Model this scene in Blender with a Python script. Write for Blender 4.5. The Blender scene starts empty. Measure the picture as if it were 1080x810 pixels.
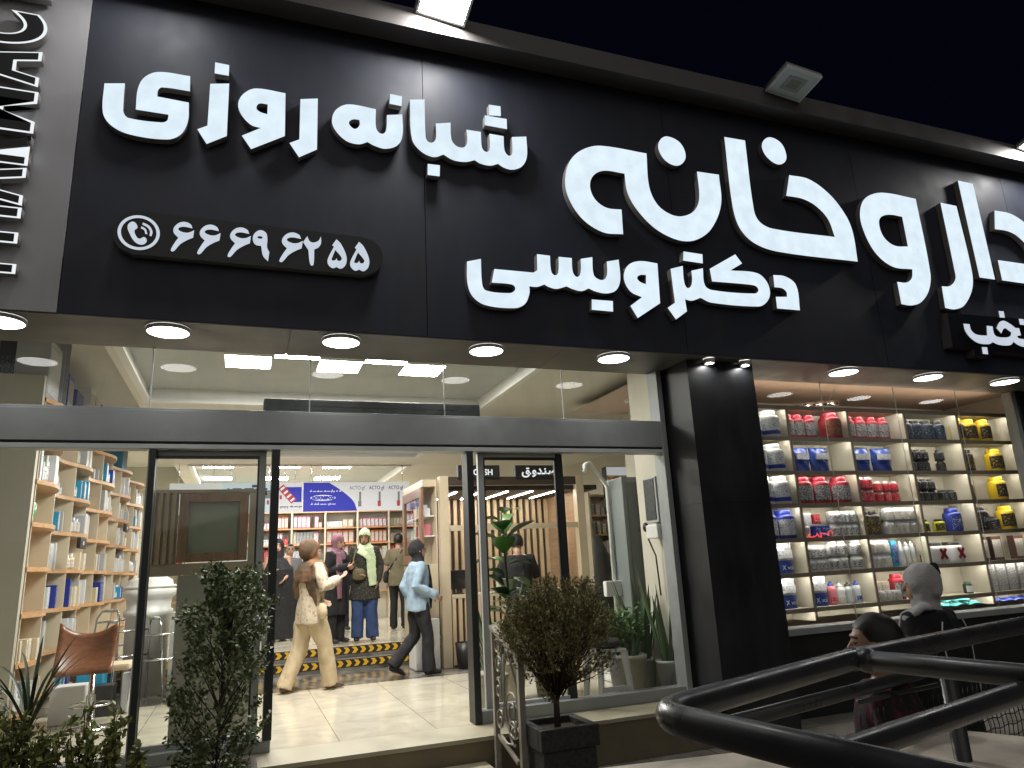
import bpy, bmesh, math, random
from mathutils import Vector, Matrix, noise
random.seed(7)
scene = bpy.context.scene
COL = scene.collection
PI = math.pi

# ------------------------------------------------------------------ camera frame (used to read positions off real planes)
YAW, PITCH, ROLL, FPX = 0.366134, 0.249337, -0.050534, 749.33
EYE = Vector((0, 0, 1.65))
def _axes():
    cy, sy, cp, sp = math.cos(YAW), math.sin(YAW), math.cos(PITCH), math.sin(PITCH)
    f = Vector((sy*cp, cy*cp, sp)); r = Vector((cy, -sy, 0)); u = r.cross(f)
    cr, sr = math.cos(ROLL), math.sin(ROLL)
    return r*cr + u*sr, u*cr - r*sr, f
RT, UP, FW = _axes()
def ray(x, y): return RT*((x-540)/FPX) - UP*((y-405)/FPX) + FW
def PY(x, y, Y): r = ray(x, y); return EYE + r*((Y-EYE.y)/r.y)
def PZ(x, y, z): r = ray(x, y); return EYE + r*((z-EYE.z)/r.z)
def PX(x, y, X): r = ray(x, y); return EYE + r*((X-EYE.x)/r.x)

# ------------------------------------------------------------------ materials
MATS = {}
def mat(name, col, rough=.5, metal=0., var=.0, scale=8., bump=0., bscale=40., emit=0., ecol=None, spec=.5, aniso=None, coat=0.):
    if name in MATS: return MATS[name]
    m = bpy.data.materials.new(name); m.use_nodes = True
    nt = m.node_tree; b = nt.nodes['Principled BSDF']
    b.inputs['Base Color'].default_value = (*col, 1); b.inputs['Roughness'].default_value = rough
    b.inputs['Metallic'].default_value = metal; b.inputs['Specular IOR Level'].default_value = spec
    b.inputs['Coat Weight'].default_value = coat
    if emit:
        b.inputs['Emission Color'].default_value = (*(ecol or col), 1); b.inputs['Emission Strength'].default_value = emit
    tc = None
    if var or bump:
        tc = nt.nodes.new('ShaderNodeTexCoord')
    if var:
        n = nt.nodes.new('ShaderNodeTexNoise'); n.inputs['Scale'].default_value = scale; n.inputs['Detail'].default_value = 5
        r = nt.nodes.new('ShaderNodeMapRange'); r.inputs[1].default_value = .3; r.inputs[2].default_value = .7
        r.inputs[3].default_value = 1-var; r.inputs[4].default_value = 1+var
        mx = nt.nodes.new('ShaderNodeMix'); mx.data_type = 'RGBA'; mx.blend_type = 'MULTIPLY'; mx.inputs[0].default_value = 1
        mx.inputs[6].default_value = (*col, 1)
        nt.links.new(tc.outputs['Object'], n.inputs['Vector']); nt.links.new(n.outputs['Fac'], r.inputs[0])
        nt.links.new(r.outputs[0], mx.inputs[7]); nt.links.new(mx.outputs[2], b.inputs['Base Color'])
        r2 = nt.nodes.new('ShaderNodeMapRange'); r2.inputs[1].default_value = .3; r2.inputs[2].default_value = .7
        r2.inputs[3].default_value = max(.02, rough-.1); r2.inputs[4].default_value = min(1, rough+.1)
        nt.links.new(n.outputs['Fac'], r2.inputs[0]); nt.links.new(r2.outputs[0], b.inputs['Roughness'])
    if bump:
        n2 = nt.nodes.new('ShaderNodeTexNoise'); n2.inputs['Scale'].default_value = bscale; n2.inputs['Detail'].default_value = 4
        bp = nt.nodes.new('ShaderNodeBump'); bp.inputs['Strength'].default_value = bump; bp.inputs['Distance'].default_value = .02
        nt.links.new(tc.outputs['Object'], n2.inputs['Vector']); nt.links.new(n2.outputs['Fac'], bp.inputs['Height'])
        nt.links.new(bp.outputs[0], b.inputs['Normal'])
    MATS[name] = m
    return m
def emis(name, col, s, var=0., scale=10):
    if name in MATS: return MATS[name]
    m = bpy.data.materials.new(name); m.use_nodes = True; nt = m.node_tree; nt.nodes.clear()
    e = nt.nodes.new('ShaderNodeEmission'); o = nt.nodes.new('ShaderNodeOutputMaterial')
    e.inputs[0].default_value = (*col, 1); e.inputs[1].default_value = s
    if var:
        tc = nt.nodes.new('ShaderNodeTexCoord'); n = nt.nodes.new('ShaderNodeTexNoise'); n.inputs['Scale'].default_value = scale; n.inputs['Detail'].default_value = 3
        r = nt.nodes.new('ShaderNodeMapRange'); r.inputs[1].default_value = .3; r.inputs[2].default_value = .7
        r.inputs[3].default_value = s*(1-var); r.inputs[4].default_value = s*(1+var)
        nt.links.new(tc.outputs['Object'], n.inputs[0]); nt.links.new(n.outputs['Fac'], r.inputs[0]); nt.links.new(r.outputs[0], e.inputs[1])
    nt.links.new(e.outputs[0], o.inputs[0]); MATS[name] = m
    return m
def glassmat(name, tint=(1, 1, 1), base=.05, dirt=0.0):
    m = bpy.data.materials.new(name); m.use_nodes = True; nt = m.node_tree; nt.nodes.clear()
    o = nt.nodes.new('ShaderNodeOutputMaterial'); t = nt.nodes.new('ShaderNodeBsdfTransparent'); t.inputs[0].default_value = (*tint, 1)
    g = nt.nodes.new('ShaderNodeBsdfGlossy'); g.inputs['Roughness'].default_value = .015
    lw = nt.nodes.new('ShaderNodeLayerWeight'); lw.inputs[0].default_value = .5
    p = nt.nodes.new('ShaderNodeMath'); p.operation = 'POWER'; p.inputs[1].default_value = 4.
    r = nt.nodes.new('ShaderNodeMapRange'); r.inputs[3].default_value = base; r.inputs[4].default_value = .95
    mx = nt.nodes.new('ShaderNodeMixShader')
    nt.links.new(lw.outputs['Facing'], p.inputs[0]); nt.links.new(p.outputs[0], r.inputs[0]); nt.links.new(r.outputs[0], mx.inputs[0])
    nt.links.new(t.outputs[0], mx.inputs[1]); nt.links.new(g.outputs[0], mx.inputs[2])
    out = mx
    if dirt:
        d = nt.nodes.new('ShaderNodeBsdfDiffuse'); d.inputs[0].default_value = (.6, .62, .6, 1)
        tc = nt.nodes.new('ShaderNodeTexCoord'); n = nt.nodes.new('ShaderNodeTexNoise'); n.inputs['Scale'].default_value = 3; n.inputs['Detail'].default_value = 8
        mp = nt.nodes.new('ShaderNodeMapping'); mp.inputs['Scale'].default_value = (2, 1, .6)
        r2 = nt.nodes.new('ShaderNodeMapRange'); r2.inputs[1].default_value = .45; r2.inputs[2].default_value = .75; r2.inputs[3].default_value = .01; r2.inputs[4].default_value = dirt
        m2 = nt.nodes.new('ShaderNodeMixShader')
        nt.links.new(tc.outputs['Object'], mp.inputs[0]); nt.links.new(mp.outputs[0], n.inputs[0]); nt.links.new(n.outputs['Fac'], r2.inputs[0])
        nt.links.new(r2.outputs[0], m2.inputs[0]); nt.links.new(mx.outputs[0], m2.inputs[1]); nt.links.new(d.outputs[0], m2.inputs[2]); out = m2
    nt.links.new(out.outputs[0], o.inputs[0]); MATS[name] = m
    return m
def tilemat(name, col, col2, grout, size, rough=.2, gap=.004, vein=0., off=0., bump=.1):
    m = bpy.data.materials.new(name); m.use_nodes = True; nt = m.node_tree; b = nt.nodes['Principled BSDF']
    tc = nt.nodes.new('ShaderNodeTexCoord'); br = nt.nodes.new('ShaderNodeTexBrick')
    br.offset = off; br.inputs['Scale'].default_value = 1; br.inputs['Brick Width'].default_value = size[0]; br.inputs['Row Height'].default_value = size[1]
    br.inputs['Mortar Size'].default_value = gap; br.inputs['Color1'].default_value = (*col, 1); br.inputs['Color2'].default_value = (*col2, 1); br.inputs['Mortar'].default_value = (*grout, 1)
    nt.links.new(tc.outputs['Object'], br.inputs['Vector'])
    n = nt.nodes.new('ShaderNodeTexNoise'); n.inputs['Scale'].default_value = 2.2; n.inputs['Detail'].default_value = 9; n.inputs['Distortion'].default_value = 1.6
    nt.links.new(tc.outputs['Object'], n.inputs['Vector'])
    r = nt.nodes.new('ShaderNodeMapRange'); r.inputs[1].default_value = .3; r.inputs[2].default_value = .7; r.inputs[3].default_value = 1-vein; r.inputs[4].default_value = 1+vein
    nt.links.new(n.outputs['Fac'], r.inputs[0])
    mx = nt.nodes.new('ShaderNodeMix'); mx.data_type = 'RGBA'; mx.blend_type = 'MULTIPLY'; mx.inputs[0].default_value = 1
    nt.links.new(br.outputs['Color'], mx.inputs[6]); nt.links.new(r.outputs[0], mx.inputs[7]); nt.links.new(mx.outputs[2], b.inputs['Base Color'])
    r2 = nt.nodes.new('ShaderNodeMapRange'); r2.inputs[3].default_value = rough*.7; r2.inputs[4].default_value = rough*1.4
    nt.links.new(n.outputs['Fac'], r2.inputs[0]); nt.links.new(r2.outputs[0], b.inputs['Roughness'])
    bp = nt.nodes.new('ShaderNodeBump'); bp.inputs['Strength'].default_value = bump; bp.inputs['Distance'].default_value = .004; bp.invert = True
    nt.links.new(br.outputs['Fac'], bp.inputs['Height']); nt.links.new(bp.outputs[0], b.inputs['Normal'])
    MATS[name] = m
    return m
def woodmat(name, c1, c2, rough=.45, scale=(1, 1, 9)):
    m = bpy.data.materials.new(name); m.use_nodes = True; nt = m.node_tree; b = nt.nodes['Principled BSDF']
    tc = nt.nodes.new('ShaderNodeTexCoord'); mp = nt.nodes.new('ShaderNodeMapping'); mp.inputs['Scale'].default_value = scale
    n = nt.nodes.new('ShaderNodeTexNoise'); n.inputs['Scale'].default_value = 3; n.inputs['Detail'].default_value = 7; n.inputs['Distortion'].default_value = .8
    cr = nt.nodes.new('ShaderNodeValToRGB'); cr.color_ramp.elements[0].position = .3; cr.color_ramp.elements[1].position = .7
    cr.color_ramp.elements[0].color = (*c1, 1); cr.color_ramp.elements[1].color = (*c2, 1)
    nt.links.new(tc.outputs['Object'], mp.inputs[0]); nt.links.new(mp.outputs[0], n.inputs[0]); nt.links.new(n.outputs['Fac'], cr.inputs[0]); nt.links.new(cr.outputs[0], b.inputs['Base Color'])
    b.inputs['Roughness'].default_value = rough
    MATS[name] = m
    return m
def leafmat(name, c1, c2, rough=.4):
    m = bpy.data.materials.new(name); m.use_nodes = True; nt = m.node_tree; b = nt.nodes['Principled BSDF']
    g = nt.nodes.new('ShaderNodeNewGeometry'); cr = nt.nodes.new('ShaderNodeValToRGB')
    cr.color_ramp.elements[0].color = (*c1, 1); cr.color_ramp.elements[1].color = (*c2, 1)
    nt.links.new(g.outputs['Random Per Island'], cr.inputs[0]); nt.links.new(cr.outputs[0], b.inputs['Base Color'])
    b.inputs['Roughness'].default_value = rough
    MATS[name] = m
    return m

def streaks(m, amt=.25, sc=(9, 9, .35)):
    """dust runs and hand smudges over a painted panel: changes colour and gloss"""
    nt = m.node_tree; b = nt.nodes['Principled BSDF']; tc = nt.nodes.new('ShaderNodeTexCoord'); mp = nt.nodes.new('ShaderNodeMapping'); mp.inputs['Scale'].default_value = sc
    n = nt.nodes.new('ShaderNodeTexNoise'); n.inputs['Scale'].default_value = 1.6; n.inputs['Detail'].default_value = 7; n.inputs['Roughness'].default_value = .65
    r = nt.nodes.new('ShaderNodeMapRange'); r.inputs[1].default_value = .48; r.inputs[2].default_value = .78; r.inputs[3].default_value = 0; r.inputs[4].default_value = amt
    mx = nt.nodes.new('ShaderNodeMix'); mx.data_type = 'RGBA'; mx.inputs[7].default_value = (.16, .155, .15, 1)
    nt.links.new(tc.outputs['Object'], mp.inputs[0]); nt.links.new(mp.outputs[0], n.inputs[0]); nt.links.new(n.outputs['Fac'], r.inputs[0]); nt.links.new(r.outputs[0], mx.inputs[0])
    src = b.inputs['Base Color'].links[0].from_socket if b.inputs['Base Color'].links else None
    if src: nt.links.new(src, mx.inputs[6])
    else: mx.inputs[6].default_value = b.inputs['Base Color'].default_value
    nt.links.new(mx.outputs[2], b.inputs['Base Color'])
    return m
# ------------------------------------------------------------------ mesh collector
class MB:
    def __init__(s): s.v = []; s.f = []; s.m = []; s.sm = []
    def add(s, vs, fs, m=0, smooth=False):
        o = len(s.v); s.v += [Vector(p) for p in vs]
        for f in fs: s.f.append([o+i for i in f]); s.m.append(m); s.sm.append(smooth)
        return s
    def quad(s, a, b, c, d, m=0): return s.add([a, b, c, d], [(0, 1, 2, 3)], m)
    def box(s, x0, y0, z0, x1, y1, z1, m=0):
        if x0 > x1: x0, x1 = x1, x0
        if y0 > y1: y0, y1 = y1, y0
        if z0 > z1: z0, z1 = z1, z0
        return s.add([(x0,y0,z0),(x1,y0,z0),(x1,y1,z0),(x0,y1,z0),(x0,y0,z1),(x1,y0,z1),(x1,y1,z1),(x0,y1,z1)],
                     [(0,3,2,1),(4,5,6,7),(0,1,5,4),(1,2,6,5),(2,3,7,6),(3,0,4,7)], m)
    def obox(s, c, ax, ay, az, m=0):
        c, ax, ay, az = Vector(c), Vector(ax), Vector(ay), Vector(az)
        p = [c+ax*i+ay*j+az*k for k in (-1, 1) for i, j in ((-1,-1),(1,-1),(1,1),(-1,1))]
        return s.add(p, [(0,3,2,1),(4,5,6,7),(0,1,5,4),(1,2,6,5),(2,3,7,6),(3,0,4,7)], m)
    def rbox(s, x0, y0, z0, x1, y1, z1, b=.01, m=0):
        bm = bmesh.new(); bmesh.ops.create_cube(bm, size=1)
        for v in bm.verts: v.co = Vector(((x0+x1)/2+v.co.x*(x1-x0), (y0+y1)/2+v.co.y*(y1-y0), (z0+z1)/2+v.co.z*(z1-z0)))
        bmesh.ops.bevel(bm, geom=bm.edges[:], offset=b, segments=2, profile=.6, affect='EDGES')
        bm.verts.ensure_lookup_table(); bm.verts.index_update()
        s.add([v.co.copy() for v in bm.verts], [[v.index for v in f.verts] for f in bm.faces], m); bm.free(); return s
    def loft(s, pts, rad, side=(1, 0, 0), n=12, m=0, caps=True, smooth=True, closed=False):
        pts = [Vector(p) for p in pts]; N = len(pts); vs = []; fs = []
        rad = [(r, r) if not isinstance(r, (tuple, list)) else r for r in rad]
        side = Vector(side)
        for i, p in enumerate(pts):
            if closed: t = pts[(i+1) % N]-pts[i-1]
            else: t = pts[min(i+1, N-1)]-pts[max(i-1, 0)]
            t.normalize()
            a = side - t*side.dot(t)
            if a.length < 1e-4: a = Vector((0, 1, 0)) - t*t.y
            if a.length < 1e-4: a = Vector((0, 0, 1)) - t*t.z
            a.normalize(); b = t.cross(a)
            if not isinstance(side, Vector): pass
            for k in range(n):
                an = 2*PI*k/n; vs.append(p + a*math.cos(an)*rad[i][0] + b*math.sin(an)*rad[i][1])
            side = a
        for i in range(N if closed else N-1):
            j = (i+1) % N
            for k in range(n): fs.append((i*n+k, i*n+(k+1) % n, j*n+(k+1) % n, j*n+k))
        if caps and not closed:
            vs.append(pts[0]); vs.append(pts[-1])
            for k in range(n): fs.append((len(vs)-2, (k+1) % n, k)); fs.append((len(vs)-1, (N-1)*n+k, (N-1)*n+(k+1) % n))
        return s.add(vs, fs, m, smooth)
    def tube(s, pts, r, n=10, m=0, closed=False): return s.loft(pts, [r]*len(pts), (0.13, .31, .94), n, m, True, True, closed)
    def cap_tube(s, pts, rad, n=10, m=0, side=(1, 0, 0)):   # rounded ends
        pts = [Vector(p) for p in pts]; rad = [(r, r) if not isinstance(r, (tuple, list)) else r for r in rad]
        d0 = (pts[0]-pts[1]).normalized(); d1 = (pts[-1]-pts[-2]).normalized(); r0 = min(rad[0]); r1 = min(rad[-1])
        P = [pts[0]+d0*r0*.95, pts[0]+d0*r0*.7]+pts+[pts[-1]+d1*r1*.7, pts[-1]+d1*r1*.95]
        q = lambda r, k: (r[0]*k, r[1]*k)
        Rr = [q(rad[0], .35), q(rad[0], .75)]+rad+[q(rad[-1], .75), q(rad[-1], .35)]
        return s.loft(P, Rr, side, n, m)
    def ell(s, c, rx, ry, rz, n=16, k=10, m=0):
        c = Vector(c); vs = []; fs = []
        for i in range(1, k):
            a = PI*i/k
            for j in range(n):
                b = 2*PI*j/n; vs.append(c+Vector((rx*math.sin(a)*math.cos(b), ry*math.sin(a)*math.sin(b), rz*math.cos(a))))
        vs += [c+Vector((0, 0, rz)), c-Vector((0, 0, rz))]
        for i in range(k-2):
            for j in range(n): fs.append((i*n+j, (i+1)*n+j, (i+1)*n+(j+1) % n, i*n+(j+1) % n))
        for j in range(n): fs.append((len(vs)-2, j, (j+1) % n)); fs.append((len(vs)-1, (k-2)*n+(j+1) % n, (k-2)*n+j))
        return s.add(vs, fs, m, True)
    def lathe(s, c, prof, n=20, m=0, smooth=True, sx=1., sy=1., mats=None):
        c = Vector(c); vs = []; N = len(prof)
        for r, z in prof:
            for j in range(n): b = 2*PI*j/n; vs.append(c+Vector((r*sx*math.cos(b), r*sy*math.sin(b), z)))
        for i in range(N-1):
            fs = [(i*n+j, i*n+(j+1) % n, (i+1)*n+(j+1) % n, (i+1)*n+j) for j in range(n)]
            o = len(s.v)
            for f in fs: s.f.append([o+q for q in f]); s.m.append(mats[i] if mats else m); s.sm.append(smooth)
        o = len(s.v); s.v += vs
        return s
    def build(s, name, mats, parent=None, origin=None, bevel=0., autosmooth=False):
        if not isinstance(mats, (list, tuple)): mats = [mats]
        me = bpy.data.meshes.new(name)
        base = Vector((0, 0, 0))
        if origin == 'base':
            xs = [v.x for v in s.v]; ys = [v.y for v in s.v]; zs = [v.z for v in s.v]
            base = Vector(((min(xs)+max(xs))/2, (min(ys)+max(ys))/2, min(zs)))
        elif origin is not None: base = Vector(origin)
        elif parent is not None: base = wloc(parent)
        me.from_pydata([v-base for v in s.v], [], s.f)
        for mm in mats: me.materials.append(mm)
        me.polygons.foreach_set('material_index', s.m); me.polygons.foreach_set('use_smooth', s.sm)
        me.update()
        o = bpy.data.objects.new(name, me); COL.objects.link(o)
        if parent is not None: o.parent = parent
        else: o.location = base
        if bevel:
            md = o.modifiers.new('bevel', 'BEVEL'); md.width = bevel; md.segments = 2; md.limit_method = 'ANGLE'
        return o
def wloc(o):
    v = Vector((0, 0, 0)); s = o
    while s is not None: v += Vector(s.location); s = s.parent
    return v
def tag(o, label=None, cat=None, group=None, kind=None):
    if label: o['label'] = label
    if cat: o['category'] = cat
    if group: o['group'] = group
    if kind: o['kind'] = kind
    return o
def thing(name, label, cat, loc=(0, 0, 0), rz=0., group=None):
    o = bpy.data.objects.new(name, None); COL.objects.link(o); o.location = loc; o.rotation_euler = (0, 0, rz); o.empty_display_size = .1
    return tag(o, label, cat, group)
def dup(root, loc, rz=0., label=None, group=None, scale=None):
    r = root.copy(); COL.objects.link(r); r.location = loc; r.rotation_euler = (0, 0, rz)
    if scale is not None: r.scale = scale if isinstance(scale, (tuple, list)) else (scale,)*3
    if label: r['label'] = label
    if group: r['group'] = group
    for ch in list(root.children):
        c = ch.copy(); COL.objects.link(c); c.parent = r
        for g in list(ch.children):
            d = g.copy(); COL.objects.link(d); d.parent = c
    return r
ORD = ['first', 'second', 'third', 'fourth', 'fifth', 'sixth', 'seventh', 'eighth', 'ninth', 'tenth', 'eleventh', 'twelfth', 'thirteenth', 'fourteenth']
def remesh_obj(mb, name, mats, vox, parent=None, smooth_it=2, fn=None, tri=None):
    """one continuous surface out of overlapping lofts"""
    me = bpy.data.meshes.new('tmp'); me.from_pydata(mb.v, [], mb.f); me.update()
    o = bpy.data.objects.new('tmp', me); COL.objects.link(o)
    r = o.modifiers.new('r', 'REMESH'); r.mode = 'VOXEL'; r.voxel_size = vox; r.use_smooth_shade = True
    if smooth_it:
        sm = o.modifiers.new('s', 'SMOOTH'); sm.factor = .5; sm.iterations = smooth_it
    dg = bpy.context.evaluated_depsgraph_get()
    nm = bpy.data.meshes.new_from_object(o.evaluated_get(dg)); nm.name = name
    bpy.data.objects.remove(o); bpy.data.meshes.remove(me)
    nm.materials.clear()
    for x in (mats if isinstance(mats, (list, tuple)) else [mats]): nm.materials.append(x)
    if fn: fn(nm)
    nm.polygons.foreach_set('use_smooth', [True]*len(nm.polygons))
    ob = bpy.data.objects.new(name, nm); COL.objects.link(ob)
    if parent is not None: ob.parent = parent
    return ob

# ------------------------------------------------------------------ flat shapes and lettering
def hermite(pts, k=6):
    """closed outline; points with a third value are smooth"""
    P = [(Vector((p[0], p[1])), len(p) > 2) for p in pts]; n = len(P); out = []
    for i in range(n):
        p0, s0 = P[i]; p1, s1 = P[(i+1) % n]; d = p1-p0
        if not s0 and not s1: out.append(p0); continue
        t0 = (p1-P[i-1][0])*.5 if s0 else d
        t1 = (P[(i+2) % n][0]-p0)*.5 if s1 else d
        L = d.length
        if t0.length > 0: t0 = t0.normalized()*L*(1.0)
        if t1.length > 0: t1 = t1.normalized()*L*(1.0)
        for q in range(k):
            t = q/k; t2, t3 = t*t, t*t*t
            out.append(p0*(2*t3-3*t2+1)+t0*(t3-2*t2+t)+p1*(-2*t3+3*t2)+t1*(t3-t2))
    return out
def flat_mesh(loops, depth, name, mats, frontmat=0, sidemat=1, y=0., parent=None, bevel=0.):
    """loops in (x,z) metres; filled by even-odd, front at Y=y, going back by depth"""
    xs = [p.x for L in loops for p in L]; zs = [p.y for L in loops for p in L]
    cx, cz = (min(xs)+max(xs))/2, (min(zs)+max(zs))/2
    c = bpy.data.curves.new(name, 'CURVE'); c.dimensions = '2D'; c.fill_mode = 'BOTH'; c.extrude = depth/2
    for L in loops:
        sp = c.splines.new('POLY'); sp.points.add(len(L)-1); sp.use_cyclic_u = True
        for i, p in enumerate(L): sp.points[i].co = (p.x-cx, p.y-cz, 0, 1)
    return curve_to_obj(c, name, mats, Vector((cx, y+depth/2, cz)), parent)
def curve_to_obj(c, name, mats, loc, parent=None, rot=None, sc=(1, 1)):
    o = bpy.data.objects.new('tmp', c); COL.objects.link(o)
    bpy.context.view_layer.update()
    me = bpy.data.meshes.new_from_object(o.evaluated_get(bpy.context.evaluated_depsgraph_get()))
    bpy.data.objects.remove(o); bpy.data.curves.remove(c)
    me.name = name
    # curve lies in XY facing +Z: stand it up to face -Y
    M = Matrix.Rotation(PI/2, 4, 'X') @ Matrix.Diagonal((sc[0], sc[1], 1, 1))
    if rot is not None: M = rot @ M
    me.transform(M); me.materials.clear()
    for x in (mats if isinstance(mats, (list, tuple)) else [mats]): me.materials.append(x)
    d = (M.to_3x3() @ Vector((0, 0, 1))).normalized()
    me.update()
    for p in me.polygons: p.material_index = 0 if (p.normal.dot(d) > .7 or len(me.materials) < 2) else 1; p.use_smooth = False
    ob = bpy.data.objects.new(name, me); COL.objects.link(ob)
    ob.location = Vector(loc) - (wloc(parent) if parent is not None else Vector((0, 0, 0)))
    if parent is not None: ob.parent = parent
    return ob
def text_obj(s, name, mats, loc, h, parent=None, depth=.004, rot=None, sx=1., bold=0., align='LEFT'):
    c = bpy.data.curves.new(name, 'FONT'); c.body = s; c.size = h/.72; c.extrude = depth/2; c.offset = bold; c.align_x = align
    return curve_to_obj(c, name, mats, loc, parent, rot, (sx, 1))
# ------------------------------------------------------------------ palette
M_soffit = mat('soffit alu', (.17, .165, .155), .42, .0, .08, 3, .04, 12)
M_board = mat('black alu panel', (.029, .034, .055), .6, .0, .16, 2.5, .05, 1.4, spec=.45)
streaks(M_board, .10, (2.2, 2.2, .5))
M_greyp = mat('grey alu panel', (.54, .54, .57), .55, .0, .06, 2, .02, 6)
M_coping = mat('coping', (.13, .12, .12), .5, 0, .1, 4)
M_frame = mat('grey aluminium frame', (.33, .35, .355), .45, .15, .06, 6)
M_frame_lt = mat('light aluminium frame', (.58, .60, .60), .45, .1, .06, 6)
M_gasket = mat('black gasket', (.03, .033, .035), .45)
M_black = mat('matt black', (.012, .012, .013), .5, 0, .1, 5)
M_pillar = mat('pillar black panel', (.016, .017, .02), .4, 0, .15, 2, .02, 6)
streaks(M_pillar, .10, (3, 3, .5)); streaks(M_frame, .12, (2, 2, 2)); streaks(M_greyp, .15, (2.2, 2.2, .5))
M_wallc = mat('cream paint', (.58, .55, .46), .7, 0, .04, 2, .05, 60)
M_ceil = mat('ceiling plaster', (.70, .68, .60), .8, 0, .03, 2)
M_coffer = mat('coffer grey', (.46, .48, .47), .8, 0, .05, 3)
M_trim = mat('white trim', (.78, .78, .74), .6)
M_beige = mat('beige laminate', (.50, .42, .30), .4, 0, .05, 4)
M_pier = mat('pier greige', (.46, .44, .365), .45, 0, .04, 2)
M_white = mat('white plastic', (.72, .72, .70), .35, 0, .03, 10)
M_chrome = mat('chrome', (.62, .63, .65), .16, 1.)
M_steel = mat('brushed steel', (.35, .37, .38), .35, .85, .05, 12)
M_wood = woodmat('shelf wood', (.42, .23, .11), (.62, .38, .2), .45, (4, 4, 14))
M_shelfcream = mat('shelf cream', (.64, .57, .43), .5, 0, .04, 6)
M_brown = woodmat('brown wood', (.16, .085, .05), (.25, .14, .085), .4, (8, 8, 2))
M_darkwood = woodmat('chair walnut', (.13, .05, .025), (.24, .1, .05), .3, (3, 3, 10))
M_slat = woodmat('slat wood', (.46, .33, .21), (.58, .44, .29), .5, (8, 8, 1))
M_slatback = mat('slat back', (.05, .035, .025), .7)
M_letter = emis('lit letter face', (.77, .90, 1.0), .98, .07, 7)
M_letter_side = mat('letter return', (.36, .34, .32), .55, .1)
M_lamp = emis('lamp diffuser', (1.0, .985, .95), 15.0)
M_panel = emis('ceiling panel light', (1.0, .97, .90), 80.0)
M_strip = emis('led strip', (1.0, .94, .83), 64.0)
M_flood = emis('flood lens lit', (1.0, .98, .94), 110.0)
M_flood2 = emis('flood lens dim', (1.0, .98, .95), 42.0)
M_glass = glassmat('shop glass', (.95, .965, .95), .032, .03)
M_glass_top = glassmat('transom glass', (.93, .95, .935), .036, .09)
M_glass_in = glassmat('cabinet glass', (.93, .95, .93), .04)
M_cream_tile = tilemat('cream floor tile', (.57, .53, .43), (.52, .48, .385), (.27, .24, .19), (.8, .8), .12, .004, .13)
M_dark_tile = tilemat('dark marble', (.17, .16, .14), (.13, .12, .11), (.07, .065, .055), (.8, .8), .14, .003, .7)
M_thresh = mat('threshold stone', (.36, .33, .24), .45, 0, .14, 5, .06, 30)
M_stone_brown = mat('plinth stone', (.17, .14, .09), .6, 0, .15, 4, .1, 30)
M_pave = tilemat('pavement stone', (.16, .15, .13), (.12, .115, .1), (.05, .05, .045), (.6, .4), .6, .008, .35, .5, .4)
M_concrete = mat('worn slab', (.74, .66, .54), .65, 0, .45, 4, .12, 25)

# ------------------------------------------------------------------ world and sun
w = bpy.data.worlds.new('World'); scene.world = w; w.use_nodes = True
nt = w.node_tree; bg = nt.nodes['Background']
sky = nt.nodes.new('ShaderNodeTexSky'); sky.sky_type = 'NISHITA'; sky.sun_disc = False
sky.sun_elevation = math.radians(-4); sky.sun_rotation = math.radians(150)
nt.links.new(sky.outputs[0], bg.inputs[0]); bg.inputs[1].default_value = .012
bg2 = nt.nodes.new('ShaderNodeBackground'); bg2.inputs[0].default_value = (.18, .28, 1, 1); bg2.inputs[1].default_value = .0035
ad = nt.nodes.new('ShaderNodeAddShader'); nt.links.new(bg.outputs[0], ad.inputs[0]); nt.links.new(bg2.outputs[0], ad.inputs[1]); nt.links.new(ad.outputs[0], nt.nodes['World Output'].inputs[0])
sun = bpy.data.lights.new('street_fill', 'SUN'); sun.energy = .42; sun.angle = math.radians(70); sun.color = (1, .95, .88)  # soft frontal fill added in place of unseen street lighting
so = bpy.data.objects.new('street_fill', sun); COL.objects.link(so); so.rotation_euler = (math.radians(52), 0, math.radians(-12))

# ------------------------------------------------------------------ ground
g = MB(); g.quad((-60, -60, 0), (80, -60, 0), (80, 60, 0), (-60, 60, 0)); tag(g.build('pavement', M_pave), kind='structure')
FZ = .35     # shop floor
# ------------------------------------------------------------------ building shell
bld = thing('shop_building', 'pharmacy building with cream interior walls and recessed lit ceilings', 'building', (0, 6.3, 0))
m = MB(); m.box(-3.2, 6.35, .02, 10.7, 9.277, FZ); m.build('floor', M_cream_tile, bld)
m = MB(); m.box(-3.2, 9.28, .02, 4.3, 10.66, FZ-.0); m.build('marble_floor', M_dark_tile, bld)
m = MB(); m.box(-3.2, 10.66, .02, 7.2, 10.87, .5); m.build('step', M_dark_tile, bld)
m = MB(); m.box(-3.2, 10.90, .02, 7.2, 20, .65); m.build('upper_floor', M_cream_tile, bld)
m = MB(); m.box(-3.2, 10.872, .503, 7.2, 10.897, .648); m.build('step', M_dark_tile, bld)
M_tape = mat('tape black', (.015, .014, .012), .5); M_tapey = mat('tape yellow', (.62, .36, .02), .45)
for yy, zz in ((10.655, .395), (10.867, .545)):
    m = MB(); m.box(-1.6, yy-.001, zz, 3.3, yy+.003, zz+.10, 0); k = -1.58
    while k < 3.2:
        y_ = yy-.0025; m.add([(k, y_, zz+.008), (k+.035, y_, zz+.05), (k, y_, zz+.092), (k+.055, y_, zz+.092), (k+.09, y_, zz+.05), (k+.055, y_, zz+.008)], [(0, 5, 4, 1), (1, 4, 3, 2)], 1); k += .115
    m.build('hazard_tape', [M_tape, M_tapey], bld)
m = MB(); m.box(4.3, 9.28, .02, 7.2, 10.66, FZ); m.build('side_floor', M_cream_tile, bld)
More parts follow.
